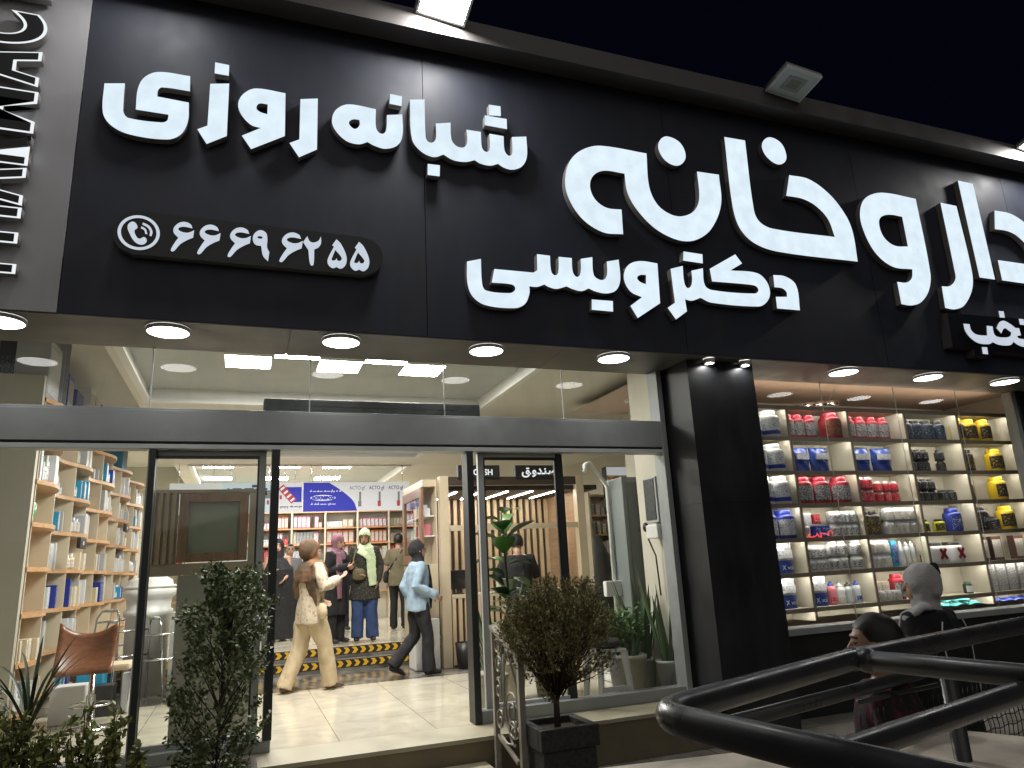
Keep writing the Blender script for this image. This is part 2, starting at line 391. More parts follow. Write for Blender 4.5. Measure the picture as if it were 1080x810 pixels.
m = MB(); m.box(-3.4, 6.45, .02, -3.2, 20.2, 4.6); m.box(-3.2, 20, .02, 10.9, 20.2, 4.6); m.build('wall', M_wallc, bld)
m = MB(); m.box(4.13, 6.42, .02, 4.33, 7.02, 4.2); m.box(5.35, 8.95, .02, 10.7, 9.1, 4.2); m.box(5.2, 7.16, .02, 5.345, 9.1, 4.2); m.box(4.332, 7.03, .02, 5.195, 7.12, 4.2); m.box(10.5, 6.45, .02, 10.7, 8.95, 4.2)
m.box(7.2, 9.1, .02, 7.4, 20, 4.2); m.build('wall', M_wallc, bld)
# ceilings: base at 3.85 with three recessed coffers
CZ = 3.85
def ceiling_grid(rects, x0, y0, x1, y1):
    xs = sorted({x0, x1, *[r[0] for r in rects], *[r[2] for r in rects]}); ys = sorted({y0, y1, *[r[1] for r in rects], *[r[3] for r in rects]})
    mm = MB()
    for i in range(len(xs)-1):
        for j in range(len(ys)-1):
            cx, cy = (xs[i]+xs[i+1])/2, (ys[j]+ys[j+1])/2
            if not any(r[0] < cx < r[2] and r[1] < cy < r[3] for r in rects):
                mm.quad((xs[i], ys[j], CZ), (xs[i], ys[j+1], CZ), (xs[i+1], ys[j+1], CZ), (xs[i+1], ys[j], CZ))
    return mm
RC = [(-1.17, 6.75, 3.12, 9.55), (-.95, 10.6, 3.2, 13.87), (-1.0, 15.06, 3.3, 19.2)]
m = MB(); m.quad((-3.2, 6.42, 4.5), (-3.2, 20.1, 4.5), (-1.3, 20.1, 4.5), (-1.3, 6.42, 4.5)); m.quad((-1.3, 6.42, 4.5), (-1.3, 20.1, 4.5), (-1.3, 20.1, CZ), (-1.3, 6.42, CZ)); m.build('ceiling', M_ceil, bld)
ceiling_grid(RC, -1.3, 6.42, 7.3, 20.1).build('ceiling', M_ceil, bld)
m = MB(); t = MB()
for x0, y0, x1, y1 in RC:
    h = .15
    m.quad((x0, y0, CZ+h), (x0, y1, CZ+h), (x1, y1, CZ+h), (x1, y0, CZ+h))
    for a, b in (((x0, y0), (x0, y1)), ((x0, y1), (x1, y1)), ((x1, y1), (x1, y0)), ((x1, y0), (x0, y0))):
        m.quad((*a, CZ), (*b, CZ), (*b, CZ+h), (*a, CZ+h), 1)
    e = .04
    t.box(x0-e, y0-e, CZ-.035, x0+e, y1+e, CZ-.002); t.box(x1-e, y0-e, CZ-.035, x1+e, y1+e, CZ-.002)
    t.box(x0+e, y1-e, CZ-.035, x1-e, y1+e, CZ-.002); t.box(x0+e, y0-e, CZ-.035, x1-e, y0+e, CZ-.002)
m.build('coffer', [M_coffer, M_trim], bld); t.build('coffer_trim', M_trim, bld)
m = MB(); m.quad((4.33, 6.42, 3.72), (4.33, 9, 3.72), (10.6, 9, 3.72), (10.6, 6.42, 3.72)); m.build('ceiling', mat('window ceiling', (.55, .43, .36), .7, 0, .04, 2), bld)
m = MB(); m.box(-3.4, 6.43, 4.55, 11, 20.2, 6.5); m.build('upper_storey', M_black, bld)
m = MB(); m.box(4.7, 8.0, 3.67, 10.4, 8.12, 3.715); m.build('ceiling_beam', M_trim, bld)

# stone base under the shop front, threshold and outer step
m = MB(); m.box(-3.4, 5.86, .003, 4.1, 6.347, FZ-.03, 1); m.box(-3.4, 5.84, FZ-.03, 4.1, 6.347, FZ); m.build('threshold', [M_thresh, M_stone_brown], bld)
m = MB(); m.box(-.3, 5.36, .003, 1.86, 5.855, .17); m.build('entrance_step', M_thresh, bld)
# pillar with black cladding
pil = thing('cladding_pillar', 'black panelled pillar between the entrance and the lit product window', 'pillar', (4.53, 6.1, 0))
m = MB(); m.box(4.13, 5.83, .003, 4.94, 6.43, 2.13); m.build('panel', M_pillar, pil)
m = MB(); m.box(4.13, 5.83, 2.138, 4.94, 6.43, 3.575); m.build('panel', M_pillar, pil)
m = MB(); m.box(4.135, 5.835, .5, 4.935, 6.42, 3.5); m.build('core', M_gasket, pil)

# ------------------------------------------------------------------ fascia sign
SY = 5.69
sign = thing('fascia_sign', 'long black fascia board with glowing white Persian channel letters above the shop front', 'sign', (4, SY, 3.59))
seams = [-1.33] + [PY(445, 62, SY).x + k*1.32*2 for k in range(-1, 5) if PY(445, 62, SY).x + k*2.64 > -1.2] + [11.6]
for a, b in zip(seams[:-1], seams[1:]):
    m = MB(); m.box(a+.003, SY, 3.59, b-.003, 6.42, 6.52); m.build('panel', M_board, sign)
m = MB(); m.box(-4.2, SY-.012, 3.588, -1.333, 6.42, 6.52); m.build('grey_panel', M_greyp, sign)
m = MB()
for a in [-4.2, -1.9, .30, 2.75, 4.0, 6.4, 8.8]:
    b = {-4.2: -1.9, -1.9: .30, .3: 2.75, 2.75: 4.0, 4.0: 6.4, 6.4: 8.8, 8.8: 11.6}[a]
    m.box(a+.002, SY+.004, 3.578, b-.002, 6.43, 3.587)
m.build('soffit', M_soffit, sign)
m = MB(); m.box(-4.2, 5.47, 6.522, 11.6, 6.42, 6.545); m.box(-4.2, 5.44, 6.50, 11.6, 5.469, 6.72); m.build('coping', M_coping, sign)
LY = SY-.075
def glyph(crop, sc, *loops, Y=LY, depth=.07, mats=None, name='letter', parent=None, front=True):
    L = []
    for lp in loops:
        q = []
        for p in lp:
            P = PY(crop[0]+p[0]/sc, crop[1]+p[1]/sc, Y); q.append((P.x, P.z, 1) if len(p) > 2 else (P.x, P.z))
        L.append(hermite(q))
    return flat_mesh(L, depth, name, mats or [M_letter, M_letter_side], y=Y, parent=parent or sign)
S = 1
A, SA = (100, 60), 7.714
glyph(A, SA, [(78,215),(245,215),(232,400,1),(236,458,1),(275,497,1),(540,533,1),(588,518,1),(600,470),(333,428),(350,260,1),(405,165,1),(520,122,1),(776,157),(774,280),(550,248,1),(515,270,1),(508,322),(765,372),(758,520,1),(700,630,1),(590,672,1),(280,630,1),(130,555,1),(65,450,1)])
B = (200, 65)
glyph(B, SA, [(208,5),(322,28),(318,115),(203,95)])
glyph(B, SA, [(168,180),(322,178),(302,605),(138,670),(62,550),(145,520)])
glyph(B, SA, [(780,257),(775,605),(500,712),(424,602),(578,540),(500,515,1),(420,430,1),(395,340,1),(440,260,1),(540,218,1)], [(635,348),(632,428),(570,407,1),(543,378,1),(565,342,1)])
glyph(B, SA, [(902,305),(1043,300),(1036,715),(890,778),(812,662),(893,632)])
Cc = (330, 85)
glyph(Cc, SA, [(628,108),(725,128),(722,208),(623,188)])
glyph(Cc, SA, [(512,232),(512,370,1),(530,415,1),(565,433,1),(592,412,1),(600,370,1),(602,280),(727,275),(730,440,1),(690,525,1),(590,555,1),(500,530,1),(445,500),(370,518,1),(270,490,1),(180,400,1),(155,320,1),(190,235,1),(290,193,1)], [(378,320),(380,362,1),(342,393,1),(302,365,1),(295,335,1),(330,315,1)])
D = (430, 95)
glyph(D, SA, [(17,78),(137,75),(145,370,1),(160,415,1),(195,428,1),(225,405,1),(232,360,1),(228,272),(348,265),(356,400,1),(390,450,1),(440,468,1),(472,455,1),(485,420,1),(478,322),(595,340),(603,460,1),(625,497,1),(655,500,1),(668,470,1),(665,355),(780,375),(788,490,1),(815,530,1),(840,530,1),(852,500,1),(848,382),(965,378),(970,540,1),(930,620,1),(850,648,1),(780,630,1),(735,600),(670,615,1),(590,598,1),(545,570),(470,585,1),(370,570,1),(292,525),(210,545,1),(110,500,1),(35,400,1)])
for q in ([(660,118),(755,132),(758,212),(665,205)], [(628,205),(805,235),(808,318),(628,285)], [(163,600),(262,612),(260,702),(162,690)]): glyph(D, SA, q)
G = (480, 255)
glyph(G, 6, [(75,125),(163,108),(172,270,1),(195,308,1),(340,325,1),(373,313,1),(380,290,1),(358,270,1),(232,258),(248,172),(495,195),(520,180),(518,78),(600,88),(608,185,1),(630,212,1),(652,195,1),(655,95),(738,103),(745,190,1),(770,222,1),(793,200,1),(795,108),(868,97),(878,210,1),(915,240,1),(948,235,1),(962,200,1),(960,125),(1035,113),(1045,240,1),(1020,305,1),(960,327,1),(890,315,1),(845,295),(800,312,1),(745,300,1),(705,282),(640,298,1),(590,285,1),(565,270),(520,285,1),(470,282),(470,330,1),(440,395,1),(375,420,1),(190,400,1),(110,345,1),(78,260,1)])
glyph(G, 6, [(865,365),(998,375),(1000,442),(865,430)])
Hh, SH = (640, 255), 4.909
glyph(Hh, SH, [(262,112),(276,318),(160,395),(122,332),(182,287),(120,255,1),(88,185,1),(110,122,1),(170,100,1)], [(203,172),(203,220),(172,207,1),(157,187,1),(172,172,1)])
glyph(Hh, SH, [(330,140),(393,125),(400,205,1),(415,238,1),(434,232,1),(442,200,1),(438,150),(497,137),(508,225,1),(545,250,1),(765,268,1),(785,253,1),(775,232,1),(740,222,1),(545,205),(533,140),(665,65),(700,112),(640,148),(780,163,1),(830,210,1),(845,270,1),(825,315,1),(785,335,1),(540,315,1),(485,290),(440,305,1),(405,298),(415,360),(358,402),(315,342),(353,315)])
glyph(Hh, SH, [(397,50),(495,65),(497,112),(395,97)])
glyph(Hh, SH, [(862,172),(925,180,1),(980,225,1),(1000,355),(882,345),(875,285),(933,285),(930,260,1),(908,241,1),(868,235)])
I, SI = (580, 130), 5.4
dot = [(670,75,1),(740,110,1),(773,180,1),(755,228,1),(710,241,1),(650,205,1),(617,140,1),(630,92,1)]
glyph(I, SI, dot)
glyph(I, SI, [(550,172),(565,360,1),(610,460,1),(680,515,1),(750,530,1),(820,500,1),(850,430,1),(838,275),(962,293),(975,460,1),(920,600,1),(830,665,1),(730,665,1),(600,600,1),(490,485,1),(440,390,1),(425,287),(310,270,1),(250,295,1),(228,355,1),(255,430,1),(320,480,1),(408,492),(417,632),(300,620,1),(180,540,1),(100,410,1),(88,300,1),(120,205,1),(190,148,1),(290,128,1)])
J = (750, 130)
glyph(J, SI, [(340,80,1),(400,115,1),(428,180,1),(420,220,1),(378,234,1),(320,195,1),(290,140,1),(300,97,1)])
glyph(J, SI, [(75,78),(193,98),(243,490,1),(275,560,1),(350,600,1),(705,648),(665,545,1),(595,470,1),(520,430,1),(428,413),(445,295),(560,320,1),(680,410,1),(770,530,1),(808,625,1),(835,788),(390,733,1),(250,685,1),(165,600,1),(122,470,1)])
K, SK = (890, 170), 4.91
glyph(K, SK, [(372,195),(448,580,1),(440,670,1),(400,730,1),(350,747,1),(298,740),(276,625),(325,628,1),(352,605,1),(355,560),(250,545,1),(160,470,1),(95,340,1),(85,250,1),(115,188,1),(200,163,1)], [(302,288),(332,442),(260,436,1),(205,390,1),(182,320,1),(195,287,1),(240,277,1)])
glyph(K, SK, [(500,215),(583,232),(663,570,1),(665,660,1),(625,745,1),(575,767,1),(525,760),(507,648),(550,646,1),(578,610,1),(572,560,1)])
glyph(K, SK, [(590,100),(668,117),(783,613),(703,602)])
glyph(K, SK, [(780,255),(870,275,1),(960,340,1),(1030,440,1),(1065,530,1),(1090,655),(820,617),(797,512),(990,540),(955,450,1),(900,390,1),(850,363,1),(782,352)])
# small add-on plaque at the far end
plq = thing('sign_plaque', 'black box plaque with small white Persian word under the largest letters', 'sign', PY(1040, 350, SY-.1))
N_, SN = (980, 310), 10.8
M_plaq = mat('plaque black', (.012, .014, .02), .35)
glyph(N_, SN, [(205,215),(700,255),(2300,385),(2300,800),(745,655),(700,715),(520,705),(510,615),(270,600)], Y=SY-.12, depth=.118, mats=[M_plaq, M_coping], name='backing', parent=plq)
M_letter2 = emis('small lit letters', (.74, .82, .93), .78, .05, 9)
PL = dict(Y=SY-.135, depth=.013, mats=[M_letter2, M_letter_side], parent=plq)
glyph(N_, SN, [(390,338),(460,345),(480,415,1),(540,462,1),(660,475),(655,362),(722,370),(738,450,1),(770,485,1),(880,495,1),(925,478,1),(935,440),(868,388),(845,400),(820,450),(767,390),(800,325,1),(850,305,1),(920,340,1),(985,388),(1025,390),(1045,470),(1000,480),(1020,505,1),(1080,515),(1400,560),(1400,650),(1060,600,1),(1000,575,1),(962,545),(930,580,1),(860,588,1),(780,575,1),(725,550),(680,572,1),(560,560,1),(470,500,1),(410,420,1)], **PL)
for q in ([(790,195),(848,198),(862,270),(805,268)], [(600,605),(660,608),(672,688),(612,682)], [(1020,283),(1075,288),(1090,355),(1035,350)], [(1090,290),(1140,296),(1155,362),(1105,357)]): glyph(N_, SN, q, **PL)

# phone number plate
pp = thing('phone_plate', 'black rounded plate with handset symbol and white Persian phone number', 'sign', PY(260, 258, SY-.07))
E0, F0, SE = (110, 210), (250, 215), 6.75
def ef(lst): return [((p[0]+(F0[0]-E0[0])*SE, p[1]+(F0[1]-E0[1])*SE) + ((1,) if len(p) > 2 else ())) for p in lst]
M_plate = mat('phone plate face', (.006, .008, .012), .3); M_plate_side = mat('plate return', (.2, .2, .19), .5)
glyph(E0, SE, [(240,82)]+ef([(895,236),(990,280,1),(1038,372,1),(1000,470,1),(905,508)])+[(200,390),(100,340,1),(58,240,1),(98,142,1),(168,93,1)], Y=SY-.07, depth=.068, mats=[M_plate, M_plate_side], name='backing', parent=pp)
PP = dict(Y=SY-.078, depth=.006, mats=[M_letter2, M_letter_side], parent=pp)
c0 = PY(E0[0]+246/SE, E0[1]+238/SE, SY-.078); rr = (PY(E0[0]+398/SE, E0[1]+240/SE, SY-.078).x-PY(E0[0]+95/SE, E0[1]+235/SE, SY-.078).x)/2
flat_mesh([[Vector((c0.x+q*math.cos(2*PI*k/48), c0.z+q*math.sin(2*PI*k/48))) for k in range(48)] for q in (rr, rr*.84)], .006, 'symbol', [M_letter2, M_letter_side], y=SY-.078, parent=pp)
glyph(E0, SE, [(205,160,1),(237,200,1),(215,225,1),(228,265,1),(250,282,1),(285,270,1),(302,300,1),(270,325,1),(222,308,1),(185,255,1),(166,190,1)], name='symbol', **PP)
glyph(E0, SE, [(276,166),(320,190,1),(343,230,1),(336,265),(321,260),(325,230,1),(308,203,1),(270,180)], name='symbol', **PP)
glyph(E0, SE, [(265,193),(295,213,1),(307,250),(292,248),(284,222,1),(260,208)], name='symbol', **PP)
six = [(628,208),(560,197,1),(527,213,1),(560,235,1),(600,238,1),(640,222),(632,275),(590,292,1),(540,322,1),(492,372,1),(473,365,1),(500,312,1),(527,275),(495,240,1),(495,205,1),(530,170,1),(575,162,1),(615,180,1)]
for dx, dy in ((0, 0), (188, 20), (404, 40)): glyph(E0, SE, [((p[0]+dx, p[1]+dy)+p[2:]) for p in six], name='digit', **PP)
glyph(F0, SE, [((p[0]-172, p[1]+42)+p[2:]) for p in six], name='digit', **PP)
glyph(F0, SE, [(165,187,1),(205,205,1),(216,250,1),(214,310,1),(230,345),(220,410),(185,370,1),(172,300),(130,290,1),(112,250,1),(125,210,1)], [(145,238,1),(165,230,1),(182,240,1),(165,248,1)], name='digit', **PP)
glyph(F0, SE, [(500,230),(517,265,1),(545,275,1),(580,262,1),(597,232),(598,280,1),(580,310,1),(550,325),(545,430,1),(530,440,1),(517,415,1),(508,330),(470,272)], name='digit', **PP)
for dx, dy in ((0, 0), (161, 18)):
    glyph(F0, SE, [((p[0]+dx, p[1]+dy)+p[2:]) for p in [(708,252),(740,285,1),(778,370,1),(775,430,1),(740,462,1),(708,450),(680,458,1),(648,430,1),(647,390,1),(690,305),(677,295)]],
          [((p[0]+dx, p[1]+dy)+p[2:]) for p in [(700,328),(745,385,1),(735,405,1),(715,402,1),(708,385),(700,400,1),(675,400,1),(680,375,1)]], name='digit', **PP)
# vertical latin word on the grey end panel: reads upwards, letter feet towards the black board
Y_P = SY-.1; M_neon = emis('white letter edge', (.92, .97, 1.), .95)
rot = Matrix.Rotation(PI/2, 4, 'Y').inverted()
for ch, (xa, ya), (xb, yb) in (('P', (16, 289), (17, 262)), ('H', (18, 257), (22, 219)), ('A', (23, 217), (28, 177)), ('R', (29, 175), (34, 143)), ('M', (35, 141), (38, 97)), ('A', (40, 92), (45, 55)), ('C', (47, 53), (48, 17)), ('Y', (51, 13), (52, -22))):
    a = PY(xa, ya, Y_P); b = PY(xb, yb, Y_P); hgt = b.z-a.z
    for k, (bold, dy, mm, dep) in enumerate(((.055, 0, [M_neon, mat('letter return light', (.30, .29, .28), .5)], .07), (.026, -.004, [mat('letter face black', (.006, .007, .009), .5), M_black], .003))):
        c = bpy.data.curves.new('c', 'FONT'); c.body = ch; c.size = 1; c.extrude = dep/2; c.offset = bold
        o = bpy.data.objects.new('t', c); COL.objects.link(o); bpy.context.view_layer.update()
        me = bpy.data.meshes.new_from_object(o.evaluated_get(bpy.context.evaluated_depsgraph_get())); bpy.data.objects.remove(o); bpy.data.curves.remove(c)
        if k == 0:
            xs = [v.co.x for v in me.vertices]; x0, x1 = min(xs), max(xs); zs = [v.co.y for v in me.vertices]; y0 = min(zs)
        sx = hgt/(x1-x0)
        sy = .78
        for v in me.vertices:
            px, py, pz = v.co
            # text x -> up (+Z), text y -> -X, text normal -> -Y
            v.co = Vector((-(py-y0)*sy, -pz, (px-x0)*sx))
        me.materials.clear(); [me.materials.append(q) for q in mm]; me.update()
        flip = sum(1 for p in me.polygons if p.normal.y < -.7 and p.center.y < 0)
        for p in me.polygons: p.material_index = 0 if abs(p.normal.y) > .7 and p.center.y < 0 else 1
        ob = bpy.data.objects.new('letter' if k == 0 else 'letter_face', me); COL.objects.link(ob)
        if k == 0:
            ob.parent = sign; ob.location = Vector((a.x, Y_P+.035, a.z)) - wloc(sign); root = ob
        else:
            ob.parent = root; ob.location = (0, -.035-.0035, 0)
# ------------------------------------------------------------------ soffit lamps
def round_lamp(x, y, label, r=.155):
    t = thing('ceiling_lamp', label, 'lamp', (x, y, 3.577), 0, 'round lamps under the fascia')
    m = MB(); m.lathe((x, y, 3.577), [(r+.006, 0), (r+.006, -.026), (r-.004, -.03), (r-.004, -.012)], 40); m.build('rim', M_white, t)
    m = MB(); m.lathe((x, y, 3.577), [(r-.005, -.027), (r*.7, -.034), (0, -.036)], 40); m.build('diffuser', M_lamp, t)
LX = [(-1.72, 'round lamp under the grey sign panel with the vertical word'), (-.61, 'round lamp below the phone number plate, nearest the grey sign panel'), (.72, 'round lamp above the door opening, past the end of the phone plate'),
      (2.02, 'round lamp below the bearded yeh that starts the second sign line'), (3.33, 'round lamp last over the entrance glass, before the black pillar'),
      (6.23, 'round lamp first over the product window, nearest the pillar'), (7.52, 'round lamp over the middle of the product window'), (8.82, 'round lamp under the small sign plaque')]
LX[3] = (2.02, 'round lamp below the start of the second sign line, third over the entrance')
for x, l in LX: round_lamp(x, 5.88, l)
for x, l in ((4.36, 'small spot lamp above the pillar edge facing the entrance'), (4.80, 'small spot lamp above the pillar edge facing the product window')):
    t = thing('spot_lamp', l, 'lamp', (x, 5.765, 3.577), 0, 'spot lamps above the pillar')
    m = MB(); m.lathe((x, 5.765, 3.577), [(.055, 0), (.055, -.05), (.045, -.052), (.045, -.03)], 24); m.build('rim', M_white, t)
    m = MB(); m.lathe((x, 5.765, 3.577), [(.044, -.035), (0, -.04)], 24); m.build('diffuser', M_flood, t)
# ------------------------------------------------------------------ floodlights on the coping
def flood(x, label, lit, tilt=.0, lens=None):
    t = thing('floodlight', label, 'floodlight', (x, 5.24, 6.6))
    c = Vector((x, 5.24, 6.68)); tilt = tilt or -.16; hw, hd = .235, .185
    R = Matrix.Rotation(tilt, 3, 'X') @ Matrix.Rotation(.12, 3, 'Y')
    ax, ay, az = R @ Vector((hw, 0, 0)), R @ Vector((0, hd, 0)), R @ Vector((0, 0, .015))
    m = MB(); m.obox(c+az*2.2, ax*1.0, ay*1.0, az*1.1)
    for k in range(-4, 5): m.obox(c+az*4.2+ax*k*.2, ax*.02, ay*.8, az*.9)
    m.build('housing', M_steel if lit else mat('flood housing grey', (.34, .35, .34), .5), t)
    m = MB()
    for s_ in (-1, 1):
        m.obox(c+ay*s_*.95, ax, ay*.06, az*1.05); m.obox(c+ax*s_*.95, ax*.05, ay*.89, az*1.05)
    m.build('frame', mat('flood frame', (.8, .82, .78), .5), t)
    m = MB(); q = c-az*.55
    m.quad(q-ax*.9-ay*.9, q-ax*.9+ay*.9, q+ax*.9+ay*.9, q+ax*.9-ay*.9)
    if lit: m.build('lens', lens or M_flood, t)
    else:
        m.build('lens', mat('flood lens unlit', (.62, .64, .58), .3), t)
        m = MB(); q = c-az*.75
        m.obox(q, ax*.5, ay*.5, az*.1, 0); m.obox(q-az*.15, ax*.28, ay*.3, az*.1, 1)
        m.build('reflector', [mat('flood reflector', (.36, .37, .33), .4), mat('led chip', (.25, .27, .16), .4)], t)
    for s_ in (-1, 1): m = MB(); m.tube([c+ax*s_*1.03+az*1.5, c+ax*s_*1.03+Vector((0, .16, .0)), (x+s_*hw*.8, 5.46, 6.66)], .012, 6); m.build('bracket', M_coping, t)
    m = MB(); m.tube([c+az*4+Vector((.05, .05, 0)), c+Vector((.12, .12, .02)), (x+.3, 5.5, 6.70), (x+.42, 5.52, 6.735), (x+1.3, 5.53, 6.728)], .009, 6); m.build('cable', M_black, t)
flood(PY(470, 14, 5.24).x, 'lit white floodlight glaring over the end of the word beside the phone number', True)
flood(PY(165, -30, 5.24).x, 'lit floodlight above the corner where the grey end panel meets the black board', True, .0, M_flood2)
flood(PY(838, 96, 5.24).x, 'unlit grey floodlight on the coping above the round dot of the largest word', False)
flood(PY(1103, 163, 5.24).x, 'lit floodlight at the far end of the coping over the last letters', True)

# ------------------------------------------------------------------ entrance frame
YF = 6.27
def X_at(px, py=600, Y=YF): return PY(px, py, Y).x
ent = thing('entrance_frame', 'grey aluminium shop front frame with deep transom beam and fixed glass panes', 'shop front', (1, YF, FZ))
m = MB(); m.box(-3.2, YF-.01, 2.752, 4.03, 6.43, 3.01); m.box(-3.2, YF+.005, 3.011, 4.03, 6.30, 3.03); m.build('transom_beam', M_frame, ent, bevel=.004)
m = MB(); m.box(-3.2, YF+.01, 2.735, 4.03, 6.42, 2.749); m.build('gasket', M_gasket, ent)
m = MB(); m.box(-3.2, YF, 2.695, 4.03, 6.42, 2.733); m.build('head_rail', M_frame_lt, ent, bevel=.003)
m = MB(); m.box(4.03, YF-.015, FZ, 4.09, 6.44, 3.575); m.build('post', M_frame, ent, bevel=.004)
m = MB(); m.box(4.092, YF+.04, FZ, 4.127, 6.44, 3.575); m.build('post', M_frame_lt, ent, bevel=.004)
xl0, xl1 = X_at(145.5, 640), X_at(152.5, 640)
m = MB(); m.box(xl0, YF, FZ+.0, xl1, 6.40, 2.694); m.build('post', M_gasket, ent)
m = MB(); m.box(-3.2, YF+.01, FZ+.001, X_at(287, 720), 6.42, FZ+.085); m.box(X_at(508, 720), YF+.01, FZ+.001, 4.029, 6.42, FZ+.10); m.build('bottom_rail', M_frame, ent, bevel=.004)
xo0, xo1 = X_at(281.5, 640), X_at(290.5, 640)
m = MB(); m.box(xo0, YF, FZ+.086, xo1, 6.44, 2.694); m.build('post', M_gasket, ent)
xr0, xr1 = X_at(497.5, 640), X_at(504.5, 640)
m = MB(); m.box(xr0, YF, FZ+.002, xr1, 6.44, 2.694); m.build('post', M_gasket, ent)
# transom glass in five panes
gx = [-3.2, X_at(160, 400, 6.4), X_at(327, 400, 6.4), X_at(468, 400, 6.4), X_at(592, 400, 6.4), 4.03]
for a, b in zip(gx[:-1], gx[1:]):
    m = MB(); m.quad((a+.004, 6.40, 3.03), (b-.004, 6.40, 3.03), (b-.004, 6.40, 3.577), (a+.004, 6.40, 3.577)); m.build('glass_pane', M_glass_top, ent)
for a in gx[1:-1]: m = MB(); m.box(a-.005, 6.396, 3.03, a+.005, 6.404, 3.577); m.build('glass_joint', mat('silicone', (.5, .5, .46), .5), ent)
for a, b in ((-3.2, xl0), (xl1, xo0), (X_at(607, 620), 4.03)):
    m = MB(); m.quad((a+.002, 6.35, FZ+.09), (b-.002, 6.35, FZ+.09), (b-.002, 6.35, 2.694), (a+.002, 6.35, 2.694)); m.build('glass_pane', M_glass, ent)
# sliding door leaves parked behind the fixed panes
def leaf(x0, x1, label, dark):
    t = thing('sliding_door', label, 'door', ((x0+x1)/2, 6.39, FZ))
    m = MB(); a = .055
    m.box(x0, 6.37, FZ+.02, x0+a, 6.42, 2.692)
    if not dark: m.box(x1-a, 6.37, FZ+.02, x1, 6.42, 2.692)
    m.box(x0+a, 6.37, 2.655, x1-a, 6.42, 2.692); m.box(x0+a, 6.37, FZ+.02, x1-a, 6.42, FZ+.13)
    m.build('frame', M_frame_lt, t, bevel=.003)
    m = MB()
    for xx in (x0+a, x1-a-.014): m.box(xx, 6.372, FZ+.13, xx+.014, 6.40, 2.655)
    m.box(x0+a+.014, 6.372, 2.63, x1-a-.014, 6.40, 2.655)
    if dark: m.box(x1-a+.001, 6.365, FZ+.02, x1+.015, 6.425, 2.69)
    m.build('gasket', M_gasket, t)
    m = MB(); m.quad((x0+a, 6.396, FZ+.13), (x1-a, 6.396, FZ+.13), (x1-a, 6.396, 2.65), (x0+a, 6.396, 2.65)); m.build('glass_pane', M_glass_in, t)
    return t
lf = leaf(X_at(144, 640, 6.37), X_at(275.5, 640, 6.37), 'glass sliding door leaf parked beside the tall clipped shrub', False)
m = MB(); xx = xo0-.02
m.box(xx-.012, YF-.028, 1.02, xx+.028, YF-.02, 1.5); m.build('handle', mat('white handle strip', (.6, .62, .58), .4), lf)
leaf(X_at(509.5, 640, 6.37), X_at(600, 620, 6.37), 'glass sliding door leaf parked in front of the cash desk', True)
# product window frame
pw = thing('product_window', 'wide product window with dark sill between the pillar and the end post', 'window', (7.2, 6.4, .86))
m = MB(); m.box(4.94, 6.26, .80, 11, 6.5, .868); m.build('sill', M_frame, pw, bevel=.005)
m = MB(); m.box(9.56, 6.33, .87, 9.64, 6.46, 3.575); m.build('post', M_frame, pw)
wx = [4.94, PY(868, 430, 6.4).x, PY(945, 430, 6.4).x, PY(1010, 430, 6.4).x, 9.56]
for a, b in zip(wx[:-1], wx[1:]):
    m = MB(); m.quad((a+.003, 6.40, .868), (b-.003, 6.40, .868), (b-.003, 6.40, 3.577), (a+.003, 6.40, 3.577)); m.build('glass_pane', M_glass, pw)
for a in wx[1:-1]: m = MB(); m.box(a-.003, 6.397, .868, a+.003, 6.403, 3.577); m.build('glass_joint', MATS['silicone'], pw)
m = MB(); m.box(4.94, 6.30, .003, 11, 6.52, .798); m.box(9.642, 6.30, .87, 11.5, 6.52, 3.575)
tag(m.build('plinth_wall', M_black, origin='base'), 'low black wall under the product window and beside its end post', 'wall')
# ------------------------------------------------------------------ interior ceiling panel lights
def panel(x, y, sx, sy, label, z=CZ+.14):
    t = thing('panel_light', label, 'ceiling light', (x, y, z), 0, 'square ceiling light panels')
    m = MB(); m.box(x-sx/2-.012, y-sy/2-.012, z-.005, x+sx/2+.012, y+sy/2+.012, z+.008); m.build('frame', M_trim, t)
    m = MB(); m.quad((x-sx/2, y-sy/2, z-.0065), (x-sx/2, y+sy/2, z-.0065), (x+sx/2, y+sy/2, z-.0065), (x+sx/2, y-sy/2, z-.0065)); m.build('diffuser', M_panel, t)
for (px, py), l in zip(((262, 381.5), (315, 371.5), (358, 386.5), (410, 377.5), (445, 390.5)), ('nearest the side shelves', 'second above the third one', 'middle of the staggered five', 'fourth nearer the street', 'last nearest the cash desk')):
    p = PZ(px, py, CZ+.14); panel(p.x, p.y, .47, .47, 'square light in front coffer, ' + l)
for i, x in enumerate((-.3, 1.1, 2.5)): panel(x, 11.7, .5, .5, 'added unseen square light of middle coffer above the transom beam, ' + ORD[i])  # panels hidden by the beam, added to raise the indoor light
for (px, py), l in zip(((230, 491.5), (302, 491.5), (356, 491.8), (230, 504.5), (290, 504.3), (345, 504)), ('nearer row, above the pale banner', 'nearer row, beside the door edge', 'nearer row, above the blue banner', 'back row, above the pale banner', 'back row, beside the door edge', 'back row, above the blue banner')):
    p = PZ(px, py, CZ+.14); panel(p.x, min(p.y, 18.6), .6, .55, 'square ceiling light in the back coffer, ' + l)
# air curtain above the door
ac = thing('air_curtain', 'long dark air curtain box behind the transom glass', 'air curtain', (1.3, 6.6, 3.02))
a, b = PY(278, 427, 6.55), PY(505, 435, 6.55)
m = MB(); m.rbox(a.x, 6.5, 2.98, b.x, 6.72, a.z+.055, .02); m.build('body', mat('air curtain shell', (.035, .045, .045), .4, 0, .4, 12), ac)
m = MB(); m.box(a.x+.25, 6.494, a.z-.012, b.x-.25, 6.499, a.z+.022); m.build('grille', M_gasket, ac)
